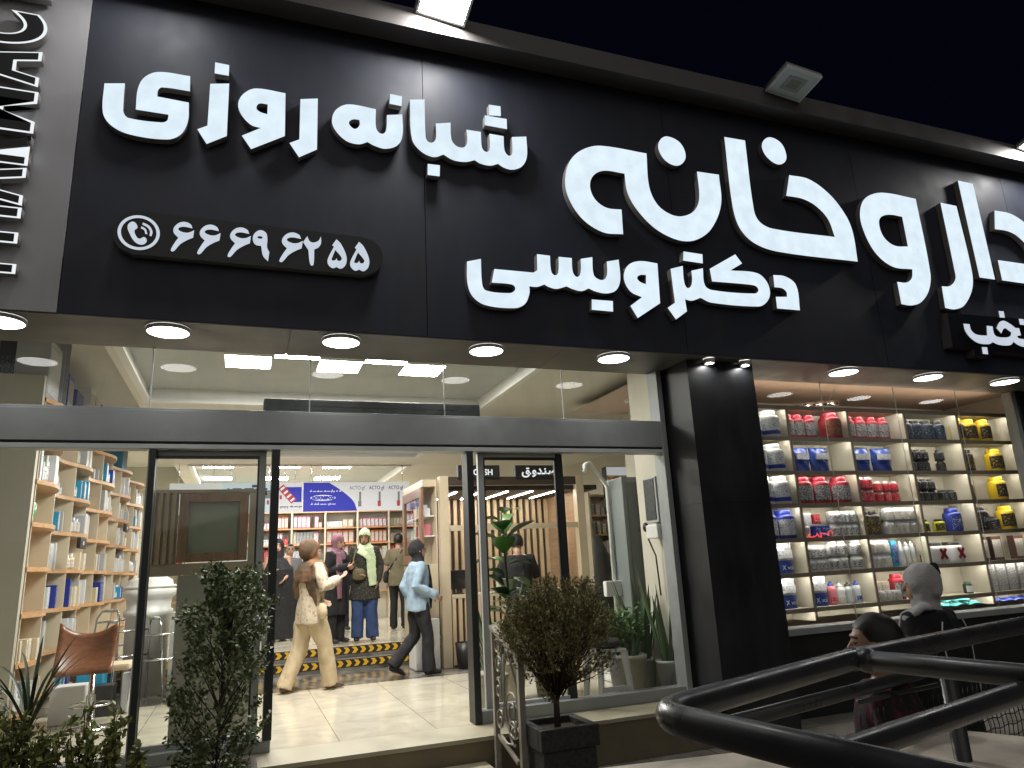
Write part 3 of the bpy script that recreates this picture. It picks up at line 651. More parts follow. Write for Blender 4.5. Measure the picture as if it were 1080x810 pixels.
# ------------------------------------------------------------------ lit product shelves behind the window
SHY, SHB = 6.75, 7.12
XD = [5.18, 6.135, 7.085, 8.045, 9.005, 10.02]
ZD = [3.365, 2.98, 2.57, 2.185, 1.79, 1.40, 1.015, .872]
ROWN = ['top', 'second', 'third', 'fourth', 'fifth', 'sixth', 'bottom']; COLN = ['first', 'second', 'third', 'fourth', 'fifth']
shelf = thing('display_shelf', 'lit cream display shelving in five columns behind the product window', 'shelf', (7.6, 6.9, .872))
M_cell = mat('cell cream', (.72, .68, .57), .55, 0, .03, 5); M_shedge = mat('shelf edge', (.24, .20, .155), .45, 0, .1, 6)
m = MB(); m.box(XD[0], SHB, .872, XD[-1], SHB+.02, ZD[0]); m.build('back_panel', M_cell, shelf)
for i, x in enumerate(XD):
    m = MB(); m.box(x-.016, SHY+.002, .873, x+.016, SHB-.001, ZD[0]-.03, 0); m.box(x-.017, SHY-.012, .873, x+.017, SHY+.001, ZD[0]-.031, 1); m.build('divider', [M_cell, M_shedge], shelf)
for i, z in enumerate(ZD[:-1]):
    for c in range(5):
        m = MB(); x0, x1 = XD[c]+.0175, XD[c+1]-.0175
        if i == 0: x0 -= .03; x1 += .003
        m.box(x0, SHY+.003, z-.028, x1, SHB-.001, z, 0); m.box(x0, SHY-.014, z-.046, x1, SHY+.0025, z+.002, 1)
        m.build('shelf_board', [M_cell, M_shedge], shelf)
        m = MB(); m.box(x0+.03, SHY+.006, z-.034, x1-.03, SHY+.016, z-.0285); m.build('led_strip', M_strip, shelf)
m = MB(); m.box(10.04, 6.72, .872, 10.45, 8.9, 3.3); tag(m.build('side_panel', M_wallc, origin='base'), 'cream panel closing the end of the display shelving', 'panel')
m = MB(); m.box(XD[0]+.05, 6.95, ZD[0]+.003, XD[-1]-.05, 6.99, ZD[0]+.012); m.build('led_strip', emis('uplight strip', (1., .8, .6), 14.), shelf)
# -- product kinds (origin at base centre, front towards -Y)
def label_band(m, r, z0, z1, mi, a0=-.95, a1=.95, n=10):
    vs = []; fs = []
    for k in range(n+1):
        a = -PI/2+a0+(a1-a0)*k/n
        vs += [(r*math.cos(a), r*math.sin(a), z0), (r*math.cos(a), r*math.sin(a), z1)]
    for k in range(n): fs.append((2*k, 2*k+2, 2*k+3, 2*k+1))
    m.add(vs, fs, mi, True)
KINDS = {}
def pm(name, c, r=.3, var=.0): return mat(name, c, r, 0, var, 20)
P = dict(white=pm('p white', (.70, .72, .73)), red=pm('p red', (.34, .018, .04), .28), navy=pm('p navy', (.03, .045, .08), .3), black=pm('p black', (.02, .02, .022), .3), yellow=pm('p yellow', (.75, .52, .02), .3),
         blue=pm('p blue', (.02, .04, .30), .28), dkblue=pm('p dark blue', (.02, .035, .16), .35), silver=pm('p silver', (.45, .47, .50), .3), cyan=pm('p cyan', (.03, .32, .55), .4), teal=pm('p teal', (.05, .38, .38), .35), green=pm('p green', (.05, .25, .1), .4),
         grey=pm('p grey', (.33, .33, .33), .45), brown=pm('p brown', (.07, .03, .025), .4), choc=mat('p choc', (.2, .07, .03), .4, 0, .7, 30), orange=pm('p orange', (.7, .16, .05), .4), pink=pm('p pink', (.65, .2, .25), .4), cream=pm('p cream', (.68, .60, .42), .5), beigeb=pm('p tan', (.5, .36, .2), .5), lilac=pm('p lilac', (.3, .2, .4), .5),
         clear=pm('p clear', (.55, .60, .62), .15), neon=pm('p lime', (.6, .65, .02), .35))
# printed label: dark and light speckles of small print
def printmat(name, bg, ink, scale=60., thr=.52):
    m = bpy.data.materials.new(name); m.use_nodes = True; nt = m.node_tree; b = nt.nodes['Principled BSDF']; b.inputs['Roughness'].default_value = .35
    tc = nt.nodes.new('ShaderNodeTexCoord'); mp = nt.nodes.new('ShaderNodeMapping'); mp.inputs['Scale'].default_value = (.7, .7, 1.6)
    n = nt.nodes.new('ShaderNodeTexNoise'); n.inputs['Scale'].default_value = scale*1.7; n.inputs['Detail'].default_value = 3
    cr = nt.nodes.new('ShaderNodeValToRGB'); cr.color_ramp.elements[0].position = thr; cr.color_ramp.elements[1].position = thr+.04
    cr.color_ramp.elements[0].color = (*bg, 1); cr.color_ramp.elements[1].color = (*ink, 1)
    nt.links.new(tc.outputs['Object'], mp.inputs[0]); nt.links.new(mp.outputs[0], n.inputs[0]); nt.links.new(n.outputs['Fac'], cr.inputs[0]); nt.links.new(cr.outputs[0], b.inputs['Base Color'])
    MATS[name] = m; return m
Q = dict(grey=printmat('l grey', (.45, .46, .47), (.06, .06, .07), 45), white=printmat('l white', (.70, .72, .75), (.12, .16, .3), 50, .56), black=printmat('l black', (.025, .025, .03), (.5, .5, .48), 45, .58), navy=printmat('l navy', (.03, .05, .09), (.35, .42, .5), 45, .57),
         gold=printmat('l gold', (.03, .028, .03), (.55, .40, .05), 40, .56), red=printmat('l red', (.5, .03, .05), (.7, .65, .6), 45, .57), blue=printmat('l blue', (.03, .06, .28), (.6, .65, .7), 45, .57), pale=printmat('l pale', (.62, .60, .55), (.3, .28, .25), 50, .55), multi=printmat('l multi', (.66, .66, .62), (.35, .12, .1), 40, .55))
def jar_kind(key, r, h, body, lid, lab, band=None, lidr=.72, lidh=.16, text=None):
    root = thing('tub', '', 'tub'); neck = h*(1-lidh)
    m = MB(); m.lathe((0,0,0), [(0, .0), (r*.93, 0), (r, h*.03), (r, neck*.86), (r*.93, neck*.95), (r*lidr*.95, neck)], 20); root_b = m.build('body', body, root)
    m = MB(); m.lathe((0,0,0), [(r*lidr, neck), (r*lidr, h-.008), (r*lidr*.9, h), (0, h)], 20); m.build('lid', lid, root)
    m = MB(); label_band(m, r*1.006, h*.12, neck*.80, 0, -1.15, 1.15)
    if band: label_band(m, r*1.012, h*.10, h*.24, 1, -1.2, 1.2)
    m.build('label', [lab]+([band] if band else []), root)
    if text: text_obj(text[0], 'lettering', text[1], (-r*.62, -r*1.03, h*.38), h*.15, root, .003, sx=.8)
    KINDS[key] = (root, r, h); return root
jar_kind('whitejar', .125, .30, P['white'], P['white'], Q['white'], P['blue'], .75)
jar_kind('redjar', .082, .27, P['red'], P['red'], Q['grey'])
jar_kind('redbig', .12, .30, P['red'], P['red'], P['choc'])
jar_kind('redjar3', .115, .29, P['red'], P['red'], Q['grey'])
jar_kind('redsmall', .055, .135, P['red'], P['white'], Q['red'])
jar_kind('navyjar', .088, .25, P['navy'], P['black'], Q['navy'])
jar_kind('blackjar', .055, .13, P['black'], P['black'], Q['black'])
jar_kind('blacktall', .078, .27, P['black'], P['black'], Q['gold'])
jar_kind('yellowjar', .105, .28, P['yellow'], P['yellow'], Q['gold'])
jar_kind('bluejar', .115, .30, P['blue'], P['blue'], Q['white'])
jar_kind('bluejarw', .10, .27, P['blue'], P['blue'], Q['blue'], text=('W', P['white']))
jar_kind('silverjar', .062, .135, P['silver'], P['white'], Q['grey'], None, .85)
jar_kind('silverbig', .068, .15, P['white'], P['silver'], Q['grey'], None, .85)
jar_kind('palejar', .068, .145, P['silver'], P['white'], Q['pale'], None, .85)
jar_kind('limetub', .065, .15, P['neon'], P['black'], Q['gold'])
jar_kind('carbjar', .115, .28, P['black'], P['black'], Q['black'], text=('CARB', P['white']))
jar_kind('blacksmall', .08, .16, P['black'], P['black'], Q['black'])
jar_kind('xtub', .125, .24, P['white'], P['black'], P['white'], None, .8)
for s_ in (-1, 1):
    m = MB(); m.obox((0, -.129, .11), Vector((.045*s_, 0, .055)), (0, .004, 0), Vector((.012, 0, -.010*s_))); m.build('cross_mark', P['red'], KINDS['xtub'][0])
jar_kind('darkvial', .05, .13, P['black'], P['green'], Q['white'])
def bottle_kind(key, r, h, body, cap, lab):
    root = thing('bottle', '', 'bottle')
    m = MB(); m.lathe((0,0,0), [(0,0),(r*.9,0),(r,h*.03),(r,h*.35),(r*.86,h*.45),(r*.98,h*.6),(r*.9,h*.74),(r*.5,h*.82)], 16); m.build('body', body, root)
    m = MB(); m.lathe((0,0,0), [(r*.62,h*.80),(r*.62,h*.9),(r*.3,h*.92),(r*.28,h),(0,h)], 16); m.build('cap', cap, root)
    m = MB(); label_band(m, r*1.01, h*.1, h*.33, 0); m.build('label', lab, root)
    KINDS[key] = (root, r, h)
bottle_kind('shakerred', .05, .24, P['pink'], P['blue'], Q['red']); bottle_kind('shakerwhite', .055, .22, P['white'], P['clear'], Q['pale'])
bottle_kind('shakerclear', .05, .22, P['clear'], P['black'], Q['white']); bottle_kind('shakerblue', .05, .23, P['clear'], P['blue'], Q['blue']); bottle_kind('slimwhite', .04, .27, P['silver'], P['white'], Q['pale'])
def pouch_kind(key, w, h, d, top, bot, text=None, split=.42, lab=None):
    root = thing('pouch', '', 'pouch'); m = MB(); n = 9; R_ = []
    vs = []; fs = []
    for j in range(n+1):
        t = j/n; z = h*t; dd = d*(1-t**2.2)*.5+.004; ww = w/2*(1-.04*math.sin(t*PI*3))
        for i in range(13):
            u = i/12*2-1; bul = (1-abs(u)**3)
            vs.append((ww*u, -dd*bul-.002+.006*math.sin(9*t+5*u), z))
        for i in range(13):
            u = 1-i/12*2; bul = (1-abs(u)**3)
            vs.append((ww*u, dd*bul+.002, z))
    for j in range(n):
        for i in range(26):
            a = j*26+i; b = j*26+(i+1) % 26; fs.append(((a, b, b+26, a+26), 0 if (j+.5)/n > split else 1))
    for f, mi in fs: m.f.append([len(m.v)+q for q in f]); m.m.append(mi); m.sm.append(True)
    m.v += [Vector(v) for v in vs]
    m.build('body', [top, bot], root)
    m = MB(); m.box(-w*.48, -.006, h, w*.48, .006, h+.012); m.build('seal', top, root)
    if lab: m = MB(); m.box(-w*.3, -d*.5-.010, h*.52, w*.34, -d*.5+.01, h*.78); m.build('label', lab, root)
    if text: text_obj(text, 'lettering', P['white'], (-w*.22, -d*.5-.008, h*.13), h*.16, root, .003)
    KINDS[key] = (root, w/2, h)
M_foilw = mat('foil white', (.62, .68, .74), .22, .4, .1, 15); M_foilb = mat('foil blue', (.02, .05, .26), .22, .2, .2, 12)
pouch_kind('bluepouch', .30, .29, .11, M_foilb, mat('foil blue low', (.015, .03, .17), .3), None, .35, Q['white'])
pouch_kind('xpouch', .29, .33, .10, M_foilw, mat('foil navy', (.02, .04, .2), .3), 'X vol', .45, Q['white'])
def box_kind(key, w, d, h, body, lab, nm='carton'):
    root = thing(nm, '', nm); m = MB(); m.rbox(-w/2, -d/2, 0, w/2, d/2, h, .004); m.build('body', body, root)
    m = MB(); m.box(-w*.42, -d/2-.003, h*.12, w*.42, -d/2-.0005, h*.86); m.build('label', lab, root); KINDS[key] = (root, w/2, h)
box_kind('brownbox', .15, .09, .28, P['brown'], Q['pale']); box_kind('cyanbox', .095, .08, .28, P['cyan'], Q['blue']); box_kind('greybox', .15, .10, .155, P['grey'], Q['grey']); box_kind('redbox', .10, .08, .10, P['red'], Q['red'])
box_kind('bluebox', .10, .09, .12, P['blue'], Q['blue']); box_kind('whitebox', .14, .1, .13, P['white'], Q['white']); box_kind('creambox', .12, .08, .2, P['cream'], Q['multi'])
def packet_kind(key, body, lab):
    root = thing('packet', '', 'packet'); m = MB()
    m.loft([(-.10,0,.012),(-.09,0,.018),(0,0,.03),(.09,0,.018),(.10,0,.012)], [(.002,.06),(.012,.065),(.022,.065),(.012,.065),(.002,.06)], (0,0,1), 14); m.build('body', body, root)
    m = MB(); m.box(-.06, -.03, .049, .06, .03, .053); m.build('label', lab, root); KINDS[key] = (root, .1, .055)
packet_kind('tealpacket', P['teal'], Q['white']); packet_kind('bluepacket', P['blue'], Q['blue'])
DESC = dict(whitejar='white protein tub with blue band', redjar='red tub with grey label', redbig='large red tub with brown picture label', redjar3='big red tub with grey label', redsmall='small red and white jar', navyjar='dark navy supplement jar', blackjar='small black supplement jar', blacktall='tall black jar with gold print',
            yellowjar='yellow tub with black label', bluejar='deep blue tub with white label', bluejarw='blue tub marked W', silverjar='small silver pill jar', silverbig='white pill jar with grey label', palejar='pale grey pill jar', limetub='lime yellow small tub', carbjar='black tub marked CARB', blacksmall='short black tub', xtub='white tub with red cross mark',
            darkvial='tiny dark bottle with green cap', shakerred='pink shaker bottle', shakerwhite='white shaker bottle', shakerclear='clear shaker bottle with black cap', shakerblue='clear shaker bottle with blue cap', slimwhite='slim silver bottle', bluepouch='shiny blue foil pouch', xpouch='white and navy foil pouch marked X vol',
            brownbox='tall brown carton', cyanbox='tall cyan carton', greybox='grey carton', redbox='small red carton', bluebox='small blue carton', whitebox='small white carton', creambox='cream carton', tealpacket='teal flat packet', bluepacket='blue flat packet')
GRP = {}
used = set(); cellcount = {}
def place(kind, col, row, u, lvl=0, depth=.12, rz=None, sc=1., dz=0.):
    """u: 0..1 across the cell"""
    root, r, h = KINDS[kind]
    if sc == 1. and h < .31 and 'pouch' not in kind: sc = 1.1
    x0, x1 = XD[col]+.02, XD[col+1]-.02
    z = ZD[row+1]+.0008+lvl*(h*sc+.001)+dz
    x = x0+(x1-x0)*u
    k = (kind, col, row); cellcount[k] = cellcount.get(k, 0)+1; n = cellcount[k]
    lab = f"{ORD[n-1]} {DESC[kind]}, {ROWN[row]} row, {COLN[col]} column"
    rz_ = random.uniform(-.35, .35) if rz is None else rz
    o = dup(root, (x, SHY+depth, z), rz_, lab, 'products on the lit window shelves', sc)
    return o
def row(kind, col, r, us, **k):
    for u in us: place(kind, col, r, u, **k)
# top row
row('whitejar', 0, 0, [.80]); row('whitejar', 0, 0, [.5])
row('redjar', 1, 0, [.07, .24, .44]); row('redbig', 1, 0, [.82]); row('redjar', 2, 0, [.10, .30, .52, .72], depth=.13)
row('navyjar', 3, 0, [.10, .30, .52, .74]); row('yellowjar', 4, 0, [.08, .32, .60])
# second
row('whitejar', 0, 1, [.52, .80]); row('bluepouch', 1, 1, [.20, .53], rz=.05); row('bluepouch', 2, 1, [.2, .60], rz=-.1)
for l in (0, 1): row('blackjar', 3, 1, [.09, .22, .35, .66], lvl=l, depth=.1)
row('blacktall', 4, 1, [.18]); row('yellowjar', 4, 1, [.72])
# third
row('whitejar', 0, 2, [.55, .82]); row('redjar3', 1, 2, [.16, .45, .80])
for l in (0, 1):
    row('redsmall', 2, 2, [.08, .22], lvl=l, depth=.08, sc=1.15); row('redsmall', 2, 2, [.42, .57, .72], lvl=l, depth=.1, sc=.95)
    row('blackjar', 3, 2, [.10, .23, .37], lvl=l, depth=.1)
row('blacksmall', 3, 2, [.60, .76], sc=.9); row('blacktall', 4, 2, [.08], sc=.95); row('yellowjar', 4, 2, [.66])
# fourth
row('bluejar', 0, 3, [.56, .84]); row('silverbig', 1, 3, [.10, .10], lvl=0); place('whitebox', 1, 3, .12, 1); row('redbox', 1, 3, [.30], lvl=1, dz=.05); row('bluebox', 1, 3, [.28, .42])
for l in (0, 1):
    row('silverjar', 1, 3, [.58, .69, .80, .91], lvl=l, depth=.1); row('palejar', 2, 3, [.50, .64, .78, .91], lvl=l, depth=.1)
row('blacktall', 2, 3, [.10, .26]); row('slimwhite', 3, 3, [.06]); row('limetub', 3, 3, [.12, .42]); row('bluejarw', 3, 3, [.70])
row('carbjar', 4, 3, [.16], rz=0.1); row('blacksmall', 4, 3, [.42]); row('yellowjar', 4, 3, [.70])
# fifth
row('xpouch', 0, 4, [.74], rz=0)
for l in (0, 1):
    row('silverjar', 1, 4, [.08, .19, .30], lvl=l, depth=.1); row('palejar', 2, 4, [.09, .23], lvl=l, depth=.1)
for u in (.48, .64, .88): place('silverbig', 1, 4, u, 0, .1); place('silverbig', 1, 4, u, 1, .1)
row('multi' if False else 'palejar', 2, 4, [.36]); place('palejar', 2, 4, .36, 1)
row('cyanbox', 2, 4, [.50], rz=.1); row('slimwhite', 2, 4, [.66, .76, .86]); row('xtub', 3, 4, [.26, .60], rz=0, depth=.15); row('darkvial', 3, 4, [.03], sc=1.3)
row('brownbox', 4, 4, [.10, .36, .80], rz=-.1)
# sixth
row('xpouch', 0, 5, [.72], rz=.05); row('xpouch', 1, 5, [.16], rz=-.05); row('shakerred', 1, 5, [.40]); row('shakerwhite', 1, 5, [.54]); row('shakerclear', 1, 5, [.68]); row('shakerblue', 1, 5, [.82])
row('creambox', 2, 5, [.10, .24]); row('redjar', 2, 5, [.48]); row('palejar', 2, 5, [.12, .28, .40], depth=.07, sc=.8); row('creambox', 2, 5, [.86])
row('blacksmall', 3, 5, [.07]); row('darkvial', 3, 5, [.74])
for l in (0, 1): row('greybox', 4, 5, [.12, .32, .52, .74], lvl=l, rz=0)
# bottom
for i, u in enumerate((.1, .26, .42, .58, .72, .3, .5)): place('tealpacket', 3, 6, u, 0, .10+.05*(i % 2), rz=.3*((i % 3)-1), dz=.0 if i < 5 else .056)
for i, u in enumerate((.12, .32, .5, .7)): place('bluepacket', 4, 6, u, 0, .1, rz=.2*((i % 3)-1))
for k, (root, r, h) in KINDS.items():
    for ch in list(root.children_recursive): bpy.data.objects.remove(ch)
    bpy.data.objects.remove(root)
# window reflection of a red street sign, put in as a glowing tube
E1 = MB(); p0 = PY(852, 566, SHY-.03); p1 = PY(878, 562, SHY-.03); pts = []
for k in range(60):
    t = k/59; pts.append(p0.lerp(p1, t)+Vector((.012*math.sin(t*41), 0, .0+.03*math.sin(t*29)*math.cos(t*7))))
E1.tube(pts, .0045, 5); tag(E1.build('red_sign_reflection', emis('red reflection glow', (1, .08, .06), 1.6), origin='base'), 'reflection of a red street sign built as glowing script on a shelf edge', 'reflection')
# picture light rail above the shelves
trk = thing('track_spots', 'small chrome spot rail hanging over the second shelf column', 'lamp', PY(862, 428, 6.85))
m = MB(); a, b = PY(838, 428, 6.9), PY(878, 424, 6.9); m.tube([a, b], .018, 8); m.build('rail', M_chrome, trk)
for k in (.3, .6, .9): m = MB(); q = a.lerp(b, k); m.cap_tube([q+Vector((0, -.02, 0)), q+Vector((.02, -.1, -.03))], [.022, .03], 10); m.build('spot_head', M_chrome, trk)
m = MB(); m.tube([a.lerp(b, .9), PY(880, 408, 6.9)], .006, 6); m.build('cable', M_white, trk)
# ------------------------------------------------------------------ side shelving along the party wall (wavy front)
SX = -1.9
def wave(y): return SX - .02 + .09*math.sin((y-8.2)*2*PI/1.72)
ws = thing('wall_shelf', 'tall cream shelving with wavy wooden shelf edges along the side wall', 'shelf', (-2.2, 12, FZ))
ZL = [3.53, 3.11, 2.70, 2.285, 1.86, 1.43, .98, .52]
YB = [8.22+.86*k for k in range(10)]
m = MB(); m.box(-2.28, 8.22, FZ+.002, -2.26, 15.96, 3.5); m.build('back_panel', M_shelfcream, ws)
for y in YB:
    m = MB(); m.box(-2.259, y-.011, FZ+.002, wave(y)-.012, y+.011, 3.50); m.build('divider', M_shelfcream, ws)
for z in ZL:
    m = MB(); n = 72; vs = []
    for k in range(n+1):
        y = 8.2+7.78*k/n; x = wave(y); vs += [(-2.258, y, z), (x, y, z), (x, y, z-.042), (-2.258, y, z-.042)]
    fs = []
    for k in range(n):
        a = 4*k; b = a+4
        for q in range(4): fs.append((a+q, a+(q+1) % 4, b+(q+1) % 4, b+q))
    m.add(vs, fs, 0); m.build('shelf_board', M_wood, ws)
m = MB(); m.box(-3.19, 8.10, FZ+.002, -1.93, 8.18, 3.74); tag(m.build('end_panel', M_pier, origin='base'), 'plain greige panel closing the near end of the wavy side shelving', 'panel')
def carton(name, x0, y0, z0, sx, sy, sz, body, front, label, group, cat='carton', face='x'):
    m = MB(); m.box(x0-sx/2, y0-sy/2, z0, x0+sx/2, y0+sy/2, z0+sz, 0)
    if face == 'x': m.box(x0+sx/2+.0004, y0-sy*.42, z0+sz*.1, x0+sx/2+.003, y0+sy*.42, z0+sz*.88, 1)
    else: m.box(x0-sx*.42, y0-sy/2-.003, z0+sz*.1, x0+sx*.42, y0-sy/2-.0004, z0+sz*.88, 1)
    return tag(m.build(name, [body, front], origin='base'), label, cat, group)
SROW = ['top', 'second', 'third', 'fourth', 'fifth', 'sixth', 'lowest']
rnd = random.Random(11)
CK = [('white', 'white', P['white'], Q['white']), ('blue', 'blue', P['blue'], Q['blue']), ('pale', 'pale grey', P['silver'], Q['pale']), ('cyan', 'sky blue', P['cyan'], Q['white']), ('green', 'green', P['green'], Q['white']), ('cream', 'cream', P['cream'], Q['multi']), ('teal', 'teal', P['teal'], Q['white']), ('pink', 'pink', P['pink'], Q['white'])]
for b in range(9):
    for r in range(7):
        z = ZL[r+1]+.001; y = YB[b]+.05+rnd.random()*.08
        if r >= 5 and b > 2: continue
        cnt = {}
        if rnd.random() < .05 or (b < 1 and r in (2, 3, 4)): continue
        end = YB[b]+.80-(rnd.random()**3)*.4
        ck = CK[rnd.choice((0, 0, 0, 0, 0, 2, 2, 2, 2, 5, 5, 4))]; hh = .2+.16*rnd.random()
        while y < end:
            if rnd.random() < .3: ck = CK[rnd.choice((0, 0, 0, 0, 2, 2, 2, 2, 5, 5, 3, 1))]; hh = .14+.2*rnd.random()
            sy = rnd.choice((.05, .06, .08, .12, .16))
            if y+sy > YB[b]+.84: y += .03; continue
            cnt[ck[1]] = cnt.get(ck[1], 0)+1
            if rnd.random() < .35:
                rr_ = min(.045, sy*.48); h_ = min(hh, .30)*rnd.uniform(.7, 1.0); cx_ = wave(y)-.10; m = MB(); nm_ = ('bottle', ck[1])
                m.lathe((cx_, y+rr_, z), [(0, 0), (rr_, 0), (rr_, h_*.72), (rr_*.5, h_*.82), (rr_*.5, h_*.99), (0, h_)], 12, mats=[0, 0, 0, 1, 1]); m.lathe((cx_, y+rr_, z), [(rr_*1.02, h_*.15), (rr_*1.02, h_*.62)], 12, 2)
                cnt[nm_] = cnt.get(nm_, 0)+1
                tag(m.build('bottle', [ck[2], P['white'], ck[3]], origin='base'), f'{ORD[min(cnt[nm_]-1,13)]} {ck[1]} bottle, {SROW[r]} row, {ORD[b]} bay of the wavy side shelf', 'bottle', 'bottles on the wavy side shelf'); cnt[ck[1]] -= 1; y += 2*rr_+.006; continue
            carton('carton', wave(y)-.105+rnd.uniform(-.015, .025), y+sy/2, z, .13, sy*.93, min(hh, .34)*(1+rnd.uniform(-.05, .05)), ck[2], ck[3],
                   f'{ORD[min(cnt[ck[1]]-1,13)]} {ck[1]} carton, {SROW[r]} row, {ORD[b]} bay of the wavy side shelf', 'cartons on the wavy side shelf')
            y += sy+.004
# goods standing on top of the side shelving
for i, (y, sy, hh, k, d) in enumerate(((8.45, .5, .62, 2, 'silver boxed set'), (8.95, .22, .98, 2, 'tall silver boxed set'), (9.25, .28, .5, 1, 'dark blue box with white print'), (9.75, .4, .42, 1, 'low blue striped box'), (10.5, .3, .66, 0, 'white box with pink picture'), (10.9, .3, .62, 5, 'cream box with tall front'), (11.35, .36, .60, 3, 'white and sky blue box with round picture'), (13.6, .5, .7, 3, 'pale blue poster box'))):
    carton('boxed_goods', -2.08, y, 3.531, .3, sy, hh, CK[k][2], [Q['white'], Q['navy'], Q['grey'], Q['blue'], Q['multi'], Q['pale']][i % 6], d+' on top of the side shelving', None, 'box')
for i, (x, y, sx, sz, k) in enumerate(((-2.95, 8.5, .34, .42, 6), (-2.62, 8.55, .26, .66, 2), (-2.3, 8.6, .3, .52, 1), (-2.05, 8.7, .16, .7, 2))):
    m = MB(); m.rbox(x-sx/2, y-.15, 3.742 if y < 8.0 else 3.575, x+sx/2, y+.15, 3.575+sz+.12, .01, 0); m.box(x-sx*.4, y-.154, 3.62, x+sx*.4, y-.1505, 3.5+sz, 1)
    tag(m.build('boxed_goods', [mat('dim carton '+str(i), [(.05, .09, .085), (.10, .11, .12), (.05, .06, .09), (.16, .18, .19)][i], .3), Q['grey'] if i % 2 else Q['navy']], origin='base'), ['dark teal storage box above the greige end panel', 'grey storage box above the greige end panel', 'navy storage box above the greige end panel', 'slim silver storage box at the corner of the greige end panel'][i], 'box')
for y, z, nm, c in ((8.55, 2.75, 'green plastic bag bundle on the second row of side shelf', P['green']), (8.5, 2.33, 'round green plastic bundle on third row of side shelf', P['green'])):
    m = MB(); m.lathe((-2.1, y, z-.04), [(0, 0), (.13, .01), (.17, .1), (.15, .2), (.08, .27), (.03, .31), (0, .31)], 14, sx=.8)
    for v in m.v: v += Vector((noise.noise(v*14)*.03, noise.noise(v*14+Vector((3, 0, 0)))*.03, 0))
    tag(m.build('bag_bundle', mat('green plastic', (.08, .35, .12), .25), origin='base'), nm, 'bag')
for (px, py, yy), l in (((86, 573, 0), 'small black price box hanging in front of the lower shelf rows'), ((133, 557, 1), 'small black price box hanging further along the shelf rows')):
    q = PX(px, py, -1.72); m = MB(); m.rbox(q.x-.02, q.y-.16, q.z-.06, q.x+.02, q.y+.16, q.z+.06, .008, 0); m.box(q.x+.0205, q.y-.03, q.z-.02, q.x+.023, q.y+.03, q.z+.02, 1)
    tag(m.build('price_box', [M_black, P['white']], origin='base'), l, 'box')
# ------------------------------------------------------------------ consultation partition behind the parked door leaf
par = thing('partition', 'low partition with grey lower panel, wood slats and brown framed window', 'partition', (-.3, 6.9, FZ))
m = MB(); m.box(-.50, 6.86, FZ+.002, .12, 6.93, 1.70); m.build('lower_panel', M_pier, par)
m = MB(); m.box(-.80, 6.85, 1.702, .14, 6.94, 1.80); m.box(-.80, 6.85, 2.40, .14, 6.94, 2.43); m.box(.05, 6.852, 1.801, .12, 6.938, 2.399); m.box(-.80, 6.87, 1.801, -.53, 6.92, 2.399); m.build('casing', M_beige, par)
for k in range(5):
    m = MB(); m.box(-.79+.053*k, 6.83, 1.801, -.79+.053*k+.03, 6.869, 2.399); m.build('slat', M_slat, par)
m = MB(); x0, x1, z0, z1, a = -.52, .045, 1.81, 2.395, .075
m.box(x0, 6.84, z0, x0+a, 6.95, z1); m.box(x1-a, 6.84, z0, x1, 6.95, z1); m.box(x0+a, 6.84, z0, x1-a, 6.95, z0+a); m.box(x0+a, 6.84, z1-a, x1-a, 6.95, z1); m.build('window_frame', woodmat('partition frame wood', (.30, .17, .10), (.42, .26, .16), .4, (8, 8, 2)), par, bevel=.004)
m = MB(); m.quad((x0+a, 6.9, z0+a), (x1-a, 6.9, z0+a), (x1-a, 6.9, z1-a), (x0+a, 6.9, z1-a)); m.build('glass_pane', mat('frosted pane', (.42, .45, .36), .10, 0, .06, 3), par)
# ------------------------------------------------------------------ swivel stool
st = thing('swivel_stool', 'walnut shell swivel stool with cream seat on a chrome post by the side shelf', 'stool', (-1.28, 8.2, FZ), .0)
m = MB(); m.lathe((-1.28, 8.2, FZ), [(0, 0), (.19, 0), (.195, .012), (.1, .03), (.045, .05), (.04, .3), (.028, .31), (.028, .56), (0, .56)], 28); m.build('pedestal', M_chrome, st)
m = MB(); vs = []; fs = []; n = 12
for i in range(n+1):
    u = i/n*2-1
    for j in range(9):
        t = j/8; x = -1.34+u*.24; top = .34+.09*u*u+(.05*max(0, -u-.5)); y = 8.36-.07*(u*u)+.05*t-(.16*(1-t)**3); z = FZ+.52+top*t
        vs.append((x, y-.18, z))
for i in range(n):
    for j in range(8): a = i*9+j; fs.append((a, a+9, a+10, a+1))
m.add(vs, fs, 0, True); o = m.build('seat_back', M_darkwood, st); md = o.modifiers.new('s', 'SOLIDIFY'); md.thickness = .018
m = MB(); m.rbox(-1.52, 8.2, FZ+.50, -.97, 8.6, FZ+.56, .02); m.build('seat', mat('seat cream', (.55, .45, .32), .6), st)
m = MB(); m.tube([(-1.28+.17*math.cos(a), 8.2+.17*math.sin(a), FZ+.22) for a in [k*PI/8 for k in range(16)]], .01, 8, closed=True); m.build('foot_ring', M_chrome, st)
